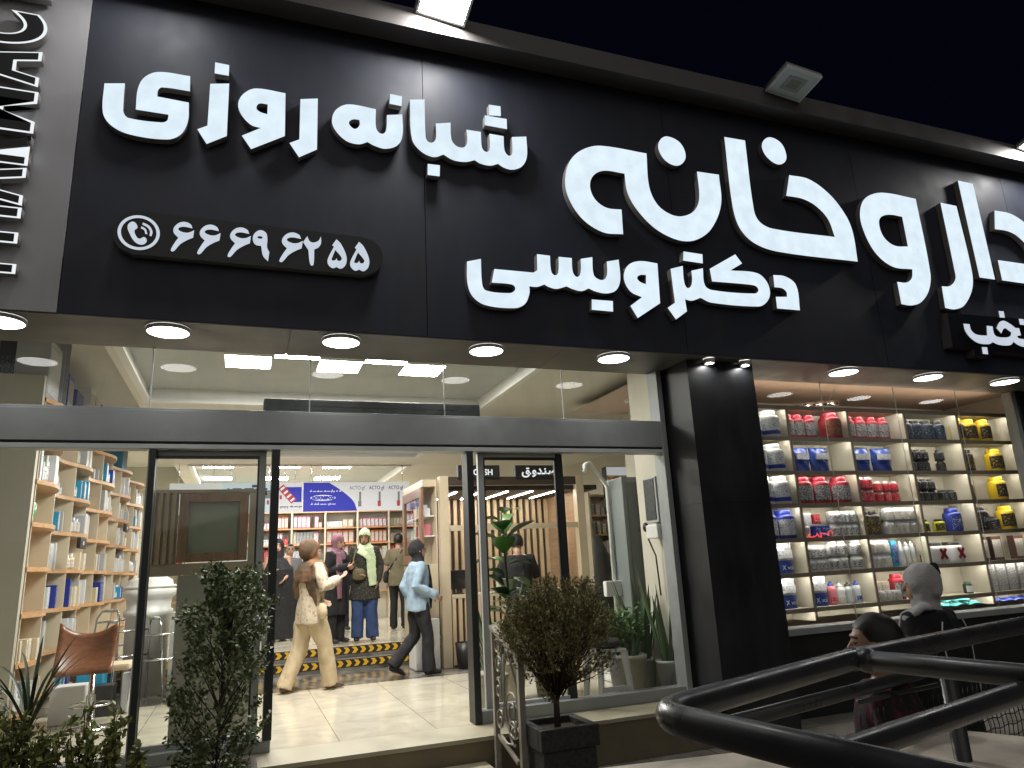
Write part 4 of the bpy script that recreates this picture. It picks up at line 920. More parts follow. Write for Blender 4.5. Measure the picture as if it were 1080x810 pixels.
# ------------------------------------------------------------------ walkers, commode bucket, cartons stored by the shelf
def walker(x, y, rz, label, s=1.):
    t = thing('walking_frame', label, 'walking frame', (x, y, FZ), 0)
    def L(px, py, pz): v = Matrix.Rotation(rz, 3, 'Z') @ Vector((px*s, py*s, pz*s)); return v+Vector((x, y, FZ))
    for sx in (-1, 1):
        m = MB(); m.tube([L(sx*.28, -.22, .01), L(sx*.24, -.16, .82), L(sx*.23, -.12, .9), L(sx*.23, .1, .9), L(sx*.24, .16, .82), L(sx*.28, .22, .01)], .013, 8); m.tube([L(sx*.255, -.17, .45), L(sx*.255, .17, .45)], .011, 8); m.build('side_frame', M_chrome, t)
    for z in (.78, .5): m = MB(); m.tube([L(-.245, .165, z), L(.245, .165, z)], .012, 8); m.build('cross_bar', M_chrome, t)
    for sx in (-1, 1):
        m = MB(); m.tube([L(sx*.23, -.08, .905), L(sx*.23, .06, .905)], .02, 8); m.build('grip', mat('grip grey', (.5, .5, .48), .6), t)
walker(-1.12, 9.55, .5, 'chrome walking frame nearest the swivel stool'); walker(-.80, 9.1, .1, 'chrome walking frame standing in front of the white buckets', .95); walker(-1.35, 10.6, .9, 'tall chrome walking frame folded against the shelf', 1.1)
t = thing('commode_bucket', 'stacked white plastic commode seats with round lids behind the walking frames', 'bucket', (-1.06, 10.3, FZ))
m = MB(); m.lathe((-1.06, 10.3, FZ), [(0, 0), (.24, 0), (.25, .9), (.28, .92), (.28, .98), (.25, 1.0), (.26, 1.12), (.30, 1.15), (.31, 1.22), (.27, 1.25), (.26, 1.33), (.2, 1.37), (0, 1.38)], 28); m.build('body', M_white, t)
m = MB(); m.tube([(-1.06+.29*math.cos(a), 10.3+.29*math.sin(a), FZ+1.26) for a in [k*PI/10 for k in range(20)]], .018, 8, closed=True); m.build('rim', M_white, t)
t = thing('commode_chair', 'white plastic commode chair standing beside the grey partition panel', 'chair', (-.42, 9.6, FZ))
m = MB(); m.rbox(-.62, 9.4, FZ+.42, -.22, 9.8, FZ+.48, .02); m.build('seat', M_white, t)
m = MB(); m.rbox(-.60, 9.74, FZ+.5, -.24, 9.78, FZ+.95, .015); m.build('backrest', M_white, t)
for x in (-.59, -.25):
    for y in (9.43, 9.77): m = MB(); m.tube([(x, y, FZ), (x, y, FZ+.42)], .014, 8); m.build('leg', M_chrome, t)
t = thing('wrapped_bottle', 'dark wrapped pointed bundle standing on top of the white buckets', 'bundle', (-.56, 10.0, FZ+1.0))
m = MB(); m.lathe((-.53, 9.9, FZ+.96), [(0, 0), (.1, 0), (.12, .12), (.09, .3), (.03, .42), (.012, .48), (0, .48)], 14); m.build('wrapping', mat('dark wrap', (.06, .07, .07), .35, 0, .4, 20), t)
m = MB(); m.box(-.53-.07, 9.775, FZ+1.12, -.53+.03, 9.785, FZ+1.3); m.build('label', Q['white'], t)
m = MB(); m.box(-.75, 9.7, FZ+.001, -.35, 10.15, FZ+.95); tag(m.build('crate_stack', mat('grey crate', (.33, .34, .33), .5, 0, .1, 10), origin='base'), 'grey storage crate under the dark wrapped bundle', 'crate')
for i, (x, y, sx, sy, sz, c, l) in enumerate(((-1.55, 8.75, .3, .3, .35, P['white'], 'white carton on the floor behind the swivel stool'), (-1.45, 9.25, .25, .3, .42, P['cyan'], 'turquoise wrapped carton on the floor by the shelf foot'), (-1.3, 9.0, .22, .25, .3, P['black'], 'black box on the floor beside the stool base'), (-1.05, 9.0, .14, .14, .4, P['silver'], 'narrow silver canister on the floor beside the stool'))):
    m = MB(); m.rbox(x-sx/2, y-sy/2, FZ+.001, x+sx/2, y+sy/2, FZ+sz, .012); tag(m.build('floor_carton', c, origin='base'), l, 'carton')
# ------------------------------------------------------------------ back wall shelving
BY = 16.5
bx = [PY(x, 570, BY).x for x in (307.5, 342, 377.5, 410.5)]; bw = (bx[-1]-bx[0])/3
BX = [bx[0]+bw*k for k in range(-4, 7)]
bs = thing('back_shelf', 'cream back wall shelving full of small cartons under the hanging banners', 'shelf', (1.5, 16.6, .65))
ZB = [3.02, 2.66, 2.31, 1.96, 1.61, 1.26]
m = MB(); m.box(BX[0], BY+.3, .652, BX[-1], BY+.32, 3.3); m.build('back_panel', M_cell, bs)
for x in BX: m = MB(); m.box(x-.018, BY, .652, x+.018, BY+.299, 3.3); m.build('divider', M_shelfcream, bs)
for z in ZB:
    for a, b in zip(BX[:-1], BX[1:]): m = MB(); m.box(a+.019, BY+.003, z-.03, b-.019, BY+.298, z); m.build('shelf_board', M_wood, bs)
BC = [('white', P['white'], Q['white']), ('pink', P['pink'], Q['white']), ('orange', P['orange'], Q['multi']), ('red', P['red'], Q['red']), ('cream', P['cream'], Q['multi']), ('pale grey', P['silver'], Q['grey']), ('tan', P['beigeb'], Q['pale']), ('lime', P['neon'], Q['pale'])]
BN = ['top', 'second', 'third', 'fourth', 'fifth']
for b in range(len(BX)-1):
    for r in range(4):
        z = ZB[r]+.001; x = BX[b]+.03; cnt = {}; ck = BC[rnd.choice((0, 0, 1, 2, 2, 3, 4, 6))]; w_ = rnd.choice((.075, .09, .12)); hh = rnd.uniform(.18, .29)
        while x+w_ < BX[b+1]-.03:
            if rnd.random() < .16: ck = rnd.choice(BC); hh = rnd.uniform(.1, .27); w_ = rnd.choice((.07, .09, .12))
            if x+w_ > BX[b+1]-.03: break
            if rnd.random() < .03: x += w_; continue
            cnt[ck[0]] = cnt.get(ck[0], 0)+1
            carton('medicine_carton', x+w_/2, BY+.1, z, w_*.9, .12, hh, ck[1], ck[2], f'{ORD[min(13,cnt[ck[0]]-1)]} {ck[0]} carton, {BN[r]} row, {ORD[b]} bay of the back shelf', 'cartons on the back shelf', 'carton', 'y')
            x += w_
# ------------------------------------------------------------------ hanging banners
NY = 15.0
zb0, zb1 = PY(320, 540, NY).z, PY(320, 509, NY).z
def bxp(px): return PY(px, 525, NY).x
M_bw = mat('banner white', (.72, .74, .78), .5, emit=.35); M_bl = mat('banner pale blue', (.58, .70, .82), .5, emit=.35); M_bb = mat('banner blue', (.02, .03, .52), .45, emit=.28); M_ink = mat('banner ink', (.03, .04, .20), .5); M_inkg = mat('banner ink grey', (.30, .31, .36), .5); M_inkr = mat('banner ink red', (.6, .06, .1), .5, emit=.1); M_inkw = mat('banner ink white', (.75, .78, .85), .5, emit=.4)  # boards are no lamps; their brightness is put in as a faint glow
def banner(x0, x1, body, label):
    t = thing('banner', label, 'banner', ((x0+x1)/2, NY, zb0)); m = MB(); m.box(x0, NY, zb0, x1, NY+.03, zb1); m.build('board', body, t)
    for x in (x0+.15, x1-.15): m = MB(); m.tube([(x, NY+.015, zb1), (x, NY+.015, CZ)], .006, 6); m.build('rod', M_chrome, t)
    return t
def squiggle(t, x0, x1, z, h, M_, y=NY-.004):
    m = MB(); n = int((x1-x0)/.022); x = x0
    r_ = random.Random(int(z*1000+x0*77))
    while x < x1:
        l = r_.uniform(.03, .08); m.box(x, y, z, x+l, y+.003, z+h*.28)
        if r_.random() < .7: m.box(x+l*.5, y+.0005, z+h*.28, x+l*.5+h*.25, y+.003, z+h*r_.uniform(.5, 1))
        if r_.random() < .3: m.box(x+l*.2, y, z-h*.4, x+l*.2+h*.25, y+.003, z-h*.15)
        x += l+r_.uniform(.004, .03)
    return m.build('lettering', M_, t)
x0, x1, x2, x3, x4 = [bxp(q) for q in (178, 233.5, 292, 319.6, 432)]
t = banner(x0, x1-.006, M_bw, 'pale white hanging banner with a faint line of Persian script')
squiggle(t, x0+.25, x1-.15, zb0+.38, .06, M_inkr)
flat_mesh([hermite([(x0+.3, zb0+.1), (x0+.55, zb0+.2, 1), (x0+.9, zb0+.1), (x0+.6, zb0+.13, 1)])], .004, 'emblem', [M_ink], y=NY-.006, parent=t)
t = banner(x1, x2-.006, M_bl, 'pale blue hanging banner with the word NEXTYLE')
text_obj('NEXTYLE', 'lettering', M_ink, (x1+.1, NY-.004, zb0+.36), .12, t, .004, sx=1.05, bold=.012)
m = MB(); m.box(x1+.55, NY-.006, zb0+.50, x1+.80, NY-.002, zb0+.55); m.build('emblem', M_ink, t)
for k in range(6): m = MB(); m.box(x1+.68+k*.08, NY-.007, zb0+.16+(k % 2)*.1, x1+.72+k*.08, NY-.002, zb0+.24+(k % 2)*.1); m.build('picture', M_inkr, t)
m = MB(); m.box(x2-.3, NY-.006, zb0+.28, x2-.1, NY-.002, zb0+.44); m.build('picture', M_inkg, t)
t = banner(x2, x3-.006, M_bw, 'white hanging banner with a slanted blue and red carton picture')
flat_mesh([[Vector(p) for p in ((x2+.08, zb0+.5), (x3-.03, zb0+.5), (x3-.03, zb0+.2), (x2+.3, zb0+.2))]], .004, 'picture', [M_bb], y=NY-.006, parent=t)
m = MB(); q = Vector((x2+.2, NY-.009, zb0+.36)); d = Vector((.13, 0, -.15)); m.obox(q, d, (0, .002, 0), Vector((.05, 0, .043))); m.build('picture', M_inkr, t)
for k in range(4): m = MB(); q2 = q+d*(-.75+.5*k)+Vector((0, -.004, 0)); m.obox(q2, d*.1, (0, .0015, 0), Vector((.036, 0, .03))); m.build('lettering', M_inkw, t)
squiggle(t, x2+.06, x3-.06, zb0+.1, .06, M_ink)
t = banner(x3, x4, M_bw, 'hanging banner with a curved blue half and three small product tubes')
dx = x4-x3
flat_mesh([hermite([(x3+.004, zb0+.004), (x3+.004, zb1-.004), (x3+dx*.235, zb1-.004), (x3+dx*.36, zb0+.40, 1), (x3+dx*.46, zb0+.20, 1), (x3+dx*.495, zb0+.004)])], .004, 'blue_field', [M_bb], y=NY-.005, parent=t)
cxx = x3+dx*.18; czz = zb0+.275
flat_mesh([[Vector((cxx+.25*math.cos(2*PI*k/30), czz+.06*math.sin(2*PI*k/30))) for k in range(30)]], .003, 'emblem', [M_inkw], y=NY-.009, parent=t)
text_obj('ACTOVERCO', 'lettering', M_bb, (cxx, NY-.0125, czz-.028), .058, t, .003, align='CENTER', bold=.01, sx=.92)
squiggle(t, cxx-.26, cxx+.34, zb0+.40, .05, M_inkw, NY-.009); squiggle(t, cxx-.24, cxx+.24, zb0+.14, .05, M_inkw, NY-.009)
for k, (u, c) in enumerate(((.50, M_inkg), (.685, M_inkr), (.87, M_inkr))):
    xx = x3+dx*u; text_obj('ACTO gf', 'lettering', M_inkg if k == 0 else M_ink, (xx-.17, NY-.004, zb0+.44), .075, t, .004, sx=.8)
    m = MB(); m.box(xx-.02+.05, NY-.006, zb0+.2, xx+.02+.05, NY-.002, zb0+.39); m.build('picture', M_inkg, t)
    m = MB(); m.box(xx-.0+.01, NY-.008, zb0+.09, xx+.025+.05, NY-.003, zb0+.2); m.build('picture', c, t)
# ------------------------------------------------------------------ cash booth
bt = thing('cash_booth', 'wood slatted cash booth with dark canopy, light strips and pale posts', 'booth', (3.7, 10.2, FZ))
px0, px1, BYF = 2.60, 4.74, 9.86
for x in (px0, px1): m = MB(); m.box(x, BYF, FZ+.002, x+.13, BYF+.13, 2.93); m.build('post', M_beige, bt, bevel=.004)
m = MB(); m.box(px0+.131, BYF+.02, 2.16, px1-.001, BYF+.08, 2.235); m.build('cross_rail', M_beige, bt)
m = MB(); m.box(px0+.14, BYF+.1, 2.73, px1+.4, 11.4, 2.80); m.box(px0+.14, BYF+.0, 2.801, px1+.0, BYF+.05, 2.92); m.build('canopy', mat('canopy dark', (.045, .03, .022), .5), bt)
for k in range(5): m = MB(); m.box(px0+.3+.4*k, BYF+.25, 2.722, px0+.33+.4*k, 11.2, 2.729); m.build('light_strip', M_strip, bt)
m = MB(); m.box(px0+.1, 11.4, FZ+.002, px1+.2, 11.46, 2.85); m.build('back_panel', M_slatback, bt)
for k in range(20):
    m = MB(); x = px0+.16+k*.115; m.box(x, 11.35, FZ+.3, x+.055, 11.399, 2.725); m.build('slat', M_slat, bt)
m = MB(); m.box(px1+.14, BYF+.2, FZ+.3, px1+.2, 11.34, 2.73); m.build('side_panel', woodmat('booth side wood', (.2, .12, .07), (.3, .19, .11)), bt)
m = MB(); m.rbox(px0+.14, BYF+.02, 1.24, px1-.01, BYF+.55, 1.29, .006); m.build('counter_top', M_beige, bt)
m = MB(); m.box(px0+.14, BYF+.06, FZ+.02, px1-.01, BYF+.1, 1.238); m.build('counter_front', M_slatback, bt)
for k in range(22): m = MB(); x = px0+.15+k*.09; m.box(x, BYF+.02, FZ+.03, x+.05, BYF+.059, 1.238); m.build('front_slat', M_slat, bt)
m = MB(); m.quad((px0+.131, BYF+.05, 1.3), (px1-.001, BYF+.05, 1.3), (px1-.001, BYF+.05, 2.158), (px0+.131, BYF+.05, 2.158)); m.build('glass_screen', M_glass_in, bt)
# glazed display door in the booth side
cab = thing('glazed_cabinet', 'tall beige cabinet with brown framed glass door beside the cash booth', 'cabinet', (2.5, 10.6, FZ))
m = MB(); m.box(2.38, 10.0, FZ+.002, 2.59, 11.3, 1.72); m.box(2.38, 10.0, 2.80, 2.59, 11.3, 2.90); m.box(2.57, 10.0, 1.721, 2.59, 11.3, 2.799); m.build('carcass', M_beige, cab)
m = MB(); a = .13; y0, y1, z0, z1 = 10.02, 11.28, 1.73, 2.79
m.box(2.36, y0, z0, 2.40, y0+a, z1); m.box(2.36, y1-a, z0, 2.40, y1, z1); m.box(2.36, y0+a, z0, 2.40, y1-a, z0+a); m.box(2.36, y0+a, z1-a, 2.40, y1-a, z1); m.build('door_frame', M_brown, cab)
m = MB(); m.quad((2.38, y0+a, z0+a), (2.38, y1-a, z0+a), (2.38, y1-a, z1-a), (2.38, y0+a, z1-a)); m.build('glass_pane', M_glass_in, cab)
for z in (2.1, 2.38): m = MB(); m.box(2.41, y0+.05, z, 2.568, y1-.05, z+.015); m.build('shelf_board', M_white, cab)
for i in range(12):
    r_ = i % 2; y = y0+.2+.16*(i//2); ck = rnd.choice(BC)
    carton('carton', 2.49, y, (2.116 if r_ else 2.396), .08, .1, rnd.uniform(.1, .2), ck[1], ck[2], f'{ORD[i//2]} carton, {"lower" if r_ else "upper"} shelf inside the glazed cabinet', 'cartons in the glazed cabinet')
m = MB(); m.rbox(2.22, 9.86, FZ+.002, 2.56, 10.28, 1.0, .02); tag(m.build('white_pedestal', M_white, origin='base'), 'white pedestal box at the foot of the glazed cabinet', 'box')
for s_, (xa, xb), l, al in (('CASH', (483, 527), 'black sign box lettered CASH, half behind the door frame', False), ('\uFED6\uFEED\uFEAA\uFEE8\uFEBB', (543.5, 583.5), 'black sign box with the white Persian word for cash desk', True)):
    a, b = PY(xa, 497, BYF-.03), PY(xb, 498, BYF-.03); t = thing('cash_sign', l, 'sign', ((a.x+b.x)/2, BYF, 2.93))
    zz0, zz1 = PY(565, 504.5, BYF).z, PY(565, 491, BYF).z
    m = MB(); m.rbox(a.x, BYF-.03, zz0, b.x, BYF+.06, zz1, .006); m.build('box', M_black, t)
    M_sg = emis('sign white', (.95, .97, 1.), .95)
    if not al: text_obj(s_, 'lettering', M_sg, ((a.x+b.x)/2+.06, BYF-.035, zz0+.05), .085, t, .004, align='CENTER', bold=.003, sx=1.)
    else:
        xx = a.x+.10
        for k, (ch, gap) in enumerate((('\uFED6', .012), ('\uFEED', .012), ('\uFEAA', -.004), ('\uFEE8', -.004), ('\uFEBB', 0))):
            ob = text_obj(ch, 'lettering', M_sg, (0, 0, 0), .125, t, .003, bold=.004); vx = [v.co.x for v in ob.data.vertices]
            ob.location = Vector((xx-min(vx), BYF-.0351-.0007*k, zz0+.06))-wloc(t); xx += max(vx)-min(vx)+gap

# monitor and phone on the desk, purple coat hanging, waste bin
t = thing('monitor', 'small dark monitor on the cash counter', 'monitor', (2.86, 10.1, 1.29))
m = MB(); m.rbox(2.78, 10.08, 1.36, 3.05, 10.11, 1.62, .008); m.build('screen', M_black, t); m = MB(); m.lathe((2.9, 10.12, 1.291), [(.09, 0), (.09, .01), (.02, .02), (.02, .1)], 14); m.build('stand', M_black, t)
t = thing('card_reader', 'white payment terminal with dark screen on the cash counter', 'terminal', (3.55, 10.0, 1.291)); m = MB(); m.rbox(3.45, 9.95, 1.292, 3.70, 10.05, 1.56, .01); m.build('body', M_white, t); m = MB(); m.box(3.48, 9.945, 1.4, 3.67, 9.949, 1.53); m.build('screen', M_plate, t)
m = MB(); m.loft([(2.93, 11.25, 2.2), (2.93, 11.22, 2.1), (2.93, 11.2, 1.8), (2.93, 11.2, 1.62)], [(.04, .03), (.12, .06), (.15, .08), (.14, .07)], (1, 0, 0), 16)
for v in m.v: v += Vector((noise.noise(v*9)*.03, noise.noise(v*9+Vector((5, 0, 0)))*.04, 0))
tag(m.build('hanging_coat', mat('purple cloth', (.10, .035, .14), .8), origin='base'), 'purple coat hanging on the slatted booth wall', 'coat')
t = thing('waste_bin', 'dark waste bin at the foot of the slatted cash counter', 'bin', (2.86, 9.72, FZ)); m = MB(); m.lathe((2.86, 9.72, FZ+.001), [(0, 0), (.1, 0), (.13, .33), (.12, .33), (.095, .02), (0, .02)], 20); m.build('body', M_black, t)
# ------------------------------------------------------------------ side alcove: shelves, advertisement, scale, tall cabinet, grille box
ss = thing('alcove_shelf', 'narrow cream shelving with small goods in the alcove beyond the cash booth', 'shelf', (6.6, 13, FZ)); AY = 12.6
ax0, ax1 = PY(624, 560, AY).x, PY(690, 560, AY).x
m = MB(); m.box(ax0, AY+.3, FZ+.3, ax1, AY+.32, 2.95); m.build('back_panel', M_cell, ss)
AX = [ax0, ax0+.42, ax0+.84, ax1]
for x in AX: m = MB(); m.box(x-.02, AY, FZ+.302, x+.02, AY+.299, 2.95); m.build('divider', M_shelfcream, ss)
AZ = [2.90, 2.52, 2.15, 1.78, 1.42, 1.05]
for z in AZ: m = MB(); m.box(ax0+.021, AY+.003, z-.03, ax1-.021, AY+.298, z); m.build('shelf_board', M_wood, ss)
for b in range(2):
    for r in range(5):
        x = AX[b]+.04; n = 0
        while x < AX[b+1]-.1:
            ck = rnd.choice(BC[:1]+BC[4:7]); n += 1
            carton('carton', x+.04, AY+.1, AZ[r+1]+.001, .07, .1, rnd.uniform(.12, .28), ck[1], ck[2], f'{ORD[n-1]} carton, {BN[r]} row, {["inner","outer"][b]} bay of the alcove shelf', 'cartons on the alcove shelf', 'carton', 'y'); x += rnd.uniform(.08, .12)
q0, q1 = PY(642, 524, AY-.3), PY(666, 492, AY-.3)
t = thing('advert_box', 'orange and white advertisement box standing on the alcove shelf', 'sign', (6.7, AY-.2, 2.95)); m = MB(); m.box(q0.x, AY-.29, q0.z, q1.x, AY-.1, q1.z); m.build('body', M_black, t)
m = MB(); m.box(q0.x+.002, AY-.294, q0.z, q1.x-.05, AY-.2905, q0.z+(q1.z-q0.z)*.68, 0); m.box(q0.x+.002, AY-.295, q0.z+(q1.z-q0.z)*.70, q1.x-.05, AY-.2905, q1.z-.01, 1); m.build('picture', [printmat('orange print', (.85, .28, .05), (.9, .8, .6), 9, .5), M_inkw], t)
GY = 7.3
g0, g1 = PY(655, 503, GY), PY(676, 503, GY)
t = thing('tall_cabinet', 'tall narrow grey metal cabinet standing beside the cream wall', 'cabinet', ((g0.x+g1.x)/2, GY, FZ)); m = MB(); m.rbox(g0.x, GY, FZ+.002, g1.x+.06, GY+.4, g0.z, .01); m.build('body', mat('grey metal', (.22, .25, .25), .4, .2, .06, 4), t)
m = MB(); m.box(g0.x+.05, GY-.006, FZ+.1, g1.x+.04, GY-.001, g0.z-.06); m.build('door', mat('grey door', (.14, .16, .165), .35, .3, .06, 4), t)
t = thing('height_scale', 'white height measuring scale with bent arm near the tall cabinet', 'scale', (3.95, 7.6, FZ)); s0, s1, s2 = PY(617, 490, 7.6), PY(639, 509, 7.6), PY(650, 640, 7.6)
m = MB(); m.tube([(s2.x, 7.6, FZ+.06), (s1.x+.01, 7.6, s1.z-.06), (s1.x-.02, 7.6, s1.z), (s0.x+.05, 7.6, s0.z+.03), (s0.x, 7.6, s0.z-.0)], .024, 10); m.build('pole', M_white, t); m = MB(); m.tube([(s0.x, 7.6, s0.z), (s0.x-.01, 7.6, s0.z-.09)], .026, 10); m.build('head', M_white, t)
m = MB(); m.rbox(s2.x-.2, 7.45, FZ+.002, s2.x+.2, 7.85, FZ+.07, .02); m.build('platform', M_white, t); m = MB(); m.rbox(s2.x-.16, 7.5, 1.25, s2.x+.1, 7.58, 1.42, .015); m.build('display', M_white, t)
m = MB(); a, b = PY(629, 565, 8.6), PY(641, 640, 8.6); m.loft([(a.x, 8.6, a.z), (a.x+.05, 8.6, a.z-.25), (b.x-.02, 8.6, b.z+.2), (b.x+.05, 8.6, b.z-.5)], [(.05, .03), (.10, .05), (.15, .08), (.2, .09)], (1, 0, 0), 20)
for v in m.v: v += Vector((noise.noise(v*8)*.03, noise.noise(v*8+Vector((5, 0, 0)))*.03, 0))
tag(m.build('hanging_jacket', mat('dark olive cloth', (.018, .018, .015), .8, 0, .6, 12), origin='base'), 'dark folded jacket hanging beside the pale booth post', 'jacket')
WX = 4.128
t = thing('wall_unit', 'grey louvred box on a white bracket with cables on the cream wall', 'wall unit', (WX, 6.75, 2.2))
c0, c1 = PX(683, 507, WX-.1), PX(699, 549, WX-.1); y0_, y1_ = max(6.455, c1.y), max(6.70, c0.y)
m = MB(); m.rbox(WX-.11, y0_, c1.z-.01, WX-.002, y1_, c0.z+.03, .01); m.build('body', mat('unit shell', (.42, .44, .42), .45), t)
m = MB(); m.box(WX-.117, y0_+.03, c1.z+.02, WX-.1105, y1_-.015, c0.z+.01); m.build('grille', mat('unit grille', (.045, .05, .055), .4, .2, .5, 30), t)
m = MB(); m.rbox(WX-.14, 6.455, c1.z-.17, WX-.002, y1_-.02, c1.z-.03, .012); m.build('bracket', M_white, t)
k0 = PX(681, 556, WX-.12); m = MB(); m.ell(k0, .03, .04, .05); m.build('socket', M_black, t)
m = MB(); m.tube([k0, k0+Vector((0, -.03, -.12)), k0+Vector((.06, -.05, -.3)), k0+Vector((.07, -.06, -.7))], .008, 6); m.build('cable', M_black, t)
# ------------------------------------------------------------------ plants
def blade(m, b, d, L, w, droop=.3, n=5, mi=0, fold=.15):
    """long strap leaf from b towards d"""
    b = Vector(b); d = Vector(d).normalized(); side = d.cross(Vector((0, 0, 1)))
    if side.length < .05: side = Vector((1, 0, 0))
    side.normalize(); vs = []; fs = []; p = b.copy(); dd = d.copy()
    for i in range(n+1):
        t = i/n; ww = w*(.55+1.2*t)*(1-t)**.6 if t < 1 else .0
        ww = max(ww, .001); up = side.cross(dd)
        vs += [p-side*ww+up*ww*fold, p-up*ww*fold*.3, p+side*ww+up*ww*fold]
        p = p+dd*L/n; dd = (dd+Vector((0, 0, -droop/n*(.4+t*1.6)))).normalized()
    for i in range(n):
        a = 3*i; fs += [(a, a+1, a+4, a+3), (a+1, a+2, a+5, a+4)]
    m.add(vs, fs, mi, True)
def leaflet(m, p, d, L, w, mi=0):
    p = Vector(p); d = Vector(d).normalized(); s_ = d.cross(Vector((rnd.uniform(-1, 1), rnd.uniform(-1, 1), 1)))
    if s_.length < .05: s_ = Vector((1, 0, 0))
    s_.normalize(); u = s_.cross(d)*w*.35
    m.add([p, p+d*L*.5+s_*w+u, p+d*L, p+d*L*.5-s_*w+u, p+d*L*.5-u*.2], [(0, 4, 1), (4, 2, 1), (0, 3, 4), (4, 3, 2)], mi, True)
L_shrub = leafmat('shrub leaf', (.055, .085, .032), (.20, .25, .10), .5); L_bush = leafmat('thuja leaf', (.10, .088, .036), (.34, .30, .13), .8); L_fig = leafmat('fig leaf', (.02, .065, .02), (.085, .19, .045), .3)
L_snake = leafmat('snake leaf', (.035, .08, .04), (.13, .20, .09), .35); L_small = leafmat('small leaf', (.12, .16, .05), (.42, .44, .15), .55); L_green = leafmat('soft green leaf', (.06, .15, .04), (.18, .32, .10), .45); L_drac = leafmat('dracaena leaf', (.03, .055, .03), (.08, .12, .06), .4)
M_bark = mat('bark', (.07, .05, .035), .85, 0, .35, 20); M_soil = mat('soil', (.035, .025, .018), .95, 0, .4, 30)
def rv(): return Vector((rnd.gauss(0, 1), rnd.gauss(0, 1), rnd.gauss(0, 1))).normalized()
# tall clipped shrub in front of the parked door leaf
cx, cyy = -.10, 5.62
t = thing('tall_shrub', 'tall narrow evergreen shrub with small dark leaves in front of the parked glass door', 'shrub', (cx, cyy, .1))
m = MB(); w_ = MB()
for k in range(230):
    z = .25+1.40*rnd.random()**.9; a = rnd.random()*2*PI
    prof = .27*(.55+.45*math.sin(min(1, (z-.1)/.7)*PI/2))*(1 if z < 1.35 else max(.25, 1-(z-1.35)*2.0)); prof *= .75+.5*noise.noise(Vector((math.cos(a)*1.5, math.sin(a)*1.5, z*3)))+.25*rnd.random()
    r = prof*(rnd.random()**.4); c = Vector((cx+r*math.cos(a)+.05*(z-.8), cyy+r*math.sin(a), z)); tw = (Vector((math.cos(a)*.7, math.sin(a)*.7, .8))+rv()*.35).normalized()
    L = rnd.uniform(.10, .2); w_.loft([Vector((cx+.04*(z-.8)+.02*math.cos(a*3), cyy, max(.1, z-.3))), c+Vector((0, 0, -.05)), c+tw*L*.8], [.005, .003, .0015], (1, 0, 0), 4) if k % 3 == 0 else None
    for q in range(rnd.randint(26, 36)):
        p = c+tw*L*rnd.random()+rv()*.04*rnd.random(); leaflet(m, p, (tw*.4+rv()).normalized(), rnd.uniform(.025, .045), rnd.uniform(.009, .015))
m.build('foliage', L_shrub, t); w_.build('stems', M_bark, t)
m = MB(); m.rbox(cx-.26, cyy-.24, .003, cx+.26, cyy+.24, .42, .02); m.box(cx-.22, cyy-.2, .415, cx+.22, cyy+.2, .424, 1); m.build('planter', [mat('planter black stone', (.02, .021, .022), .55, 0, .4, 14, .3, 40), M_soil], t)
# square planter with round brown-green bush
PZT = .56
qa, qb = PZ(556, 766, PZT), PZ(632, 763, PZT); bx0, bx1 = qa.x+.02, qb.x; by0 = qa.y-.2; by1 = by0+(bx1-bx0)
t = thing('bush_planter', 'square dark stone planter beside the scroll railing', 'planter', ((bx0+bx1)/2, (by0+by1)/2, 0))
M_stonep = mat('dark speckled stone', (.035, .036, .036), .6, 0, .6, 40, .25, 60)
m = MB(); m.rbox(bx0+.02, by0+.02, .003, bx1-.02, by1-.02, PZT-.14, .012); m.build('body', M_stonep, t)
m = MB(); a = .06
for q in ((bx0, by0, bx1, by0+a), (bx0, by1-a, bx1, by1), (bx0, by0+a+.001, bx0+a, by1-a-.001), (bx1-a, by0+a+.001, bx1, by1-a-.001)): m.rbox(q[0], q[1], PZT-.138, q[2], q[3], PZT, .008)
m.build('rim', M_stonep, t); m = MB(); m.box(bx0+a+.001, by0+a+.001, PZT-.13, bx1-a-.001, by1-a-.001, PZT-.04)
for v in m.v: v.z += .01*noise.noise(v*20)
m.build('soil', M_soil, t)
bc = Vector(((bx0+bx1)/2, (by0+by1)/2, 0)); cz = PY(582, 668, bc.y).z
t = thing('round_bush', 'round brown-green thuja bush on a thin trunk in the dark square planter', 'bush', (bc.x, bc.y, PZT-.04))
RXB = (PY(636, 670, bc.y).x-PY(535, 670, bc.y).x)/2; RZB = (PY(582, 616, bc.y).z-cz)
bcx = (PY(636, 670, bc.y).x+PY(535, 670, bc.y).x)/2
m = MB(); w_ = MB(); w_.loft([(bc.x, bc.y, PZT-.06), (bc.x, bc.y, PZT+.12), (bc.x+.01, bc.y, PZT+.25)], [.026, .022, .02], (1, 0, 0), 8)
for k in range(330):
    d = rv(); d.z = abs(d.z)*1.0 if rnd.random() < .72 else d.z*.95
    d.normalize(); rr_ = .97+.42*noise.noise(d*2.1+Vector((3, 1, 0)))+.16*rnd.random()*rnd.random()
    tip = Vector((bcx+d.x*RXB*rr_, bc.y+d.y*RXB*.95*rr_, cz+d.z*RZB*rr_-(.0 if d.z > 0 else -.0)))
    st_ = Vector((bc.x+d.x*.05, bc.y+d.y*.05, PZT+.16+.14*rnd.random())); mid = st_.lerp(tip, .55)+Vector((0, 0, -.02))
    if k % 2 == 0: w_.loft([st_, mid, tip], [.005, .0035, .0015], (1, 0, 0), 4)
    for q in range(52):
        u = 1-.46*rnd.random()**1.5; p = mid.lerp(tip, (u-.4)/.6) if u > .4 else st_.lerp(mid, u); p = p+rv()*.05*rnd.random()
        leaflet(m, p, ((tip-st_).normalized()*.6+rv()*.8+Vector((0, 0, .25))).normalized(), rnd.uniform(.02, .042), rnd.uniform(.004, .0085))
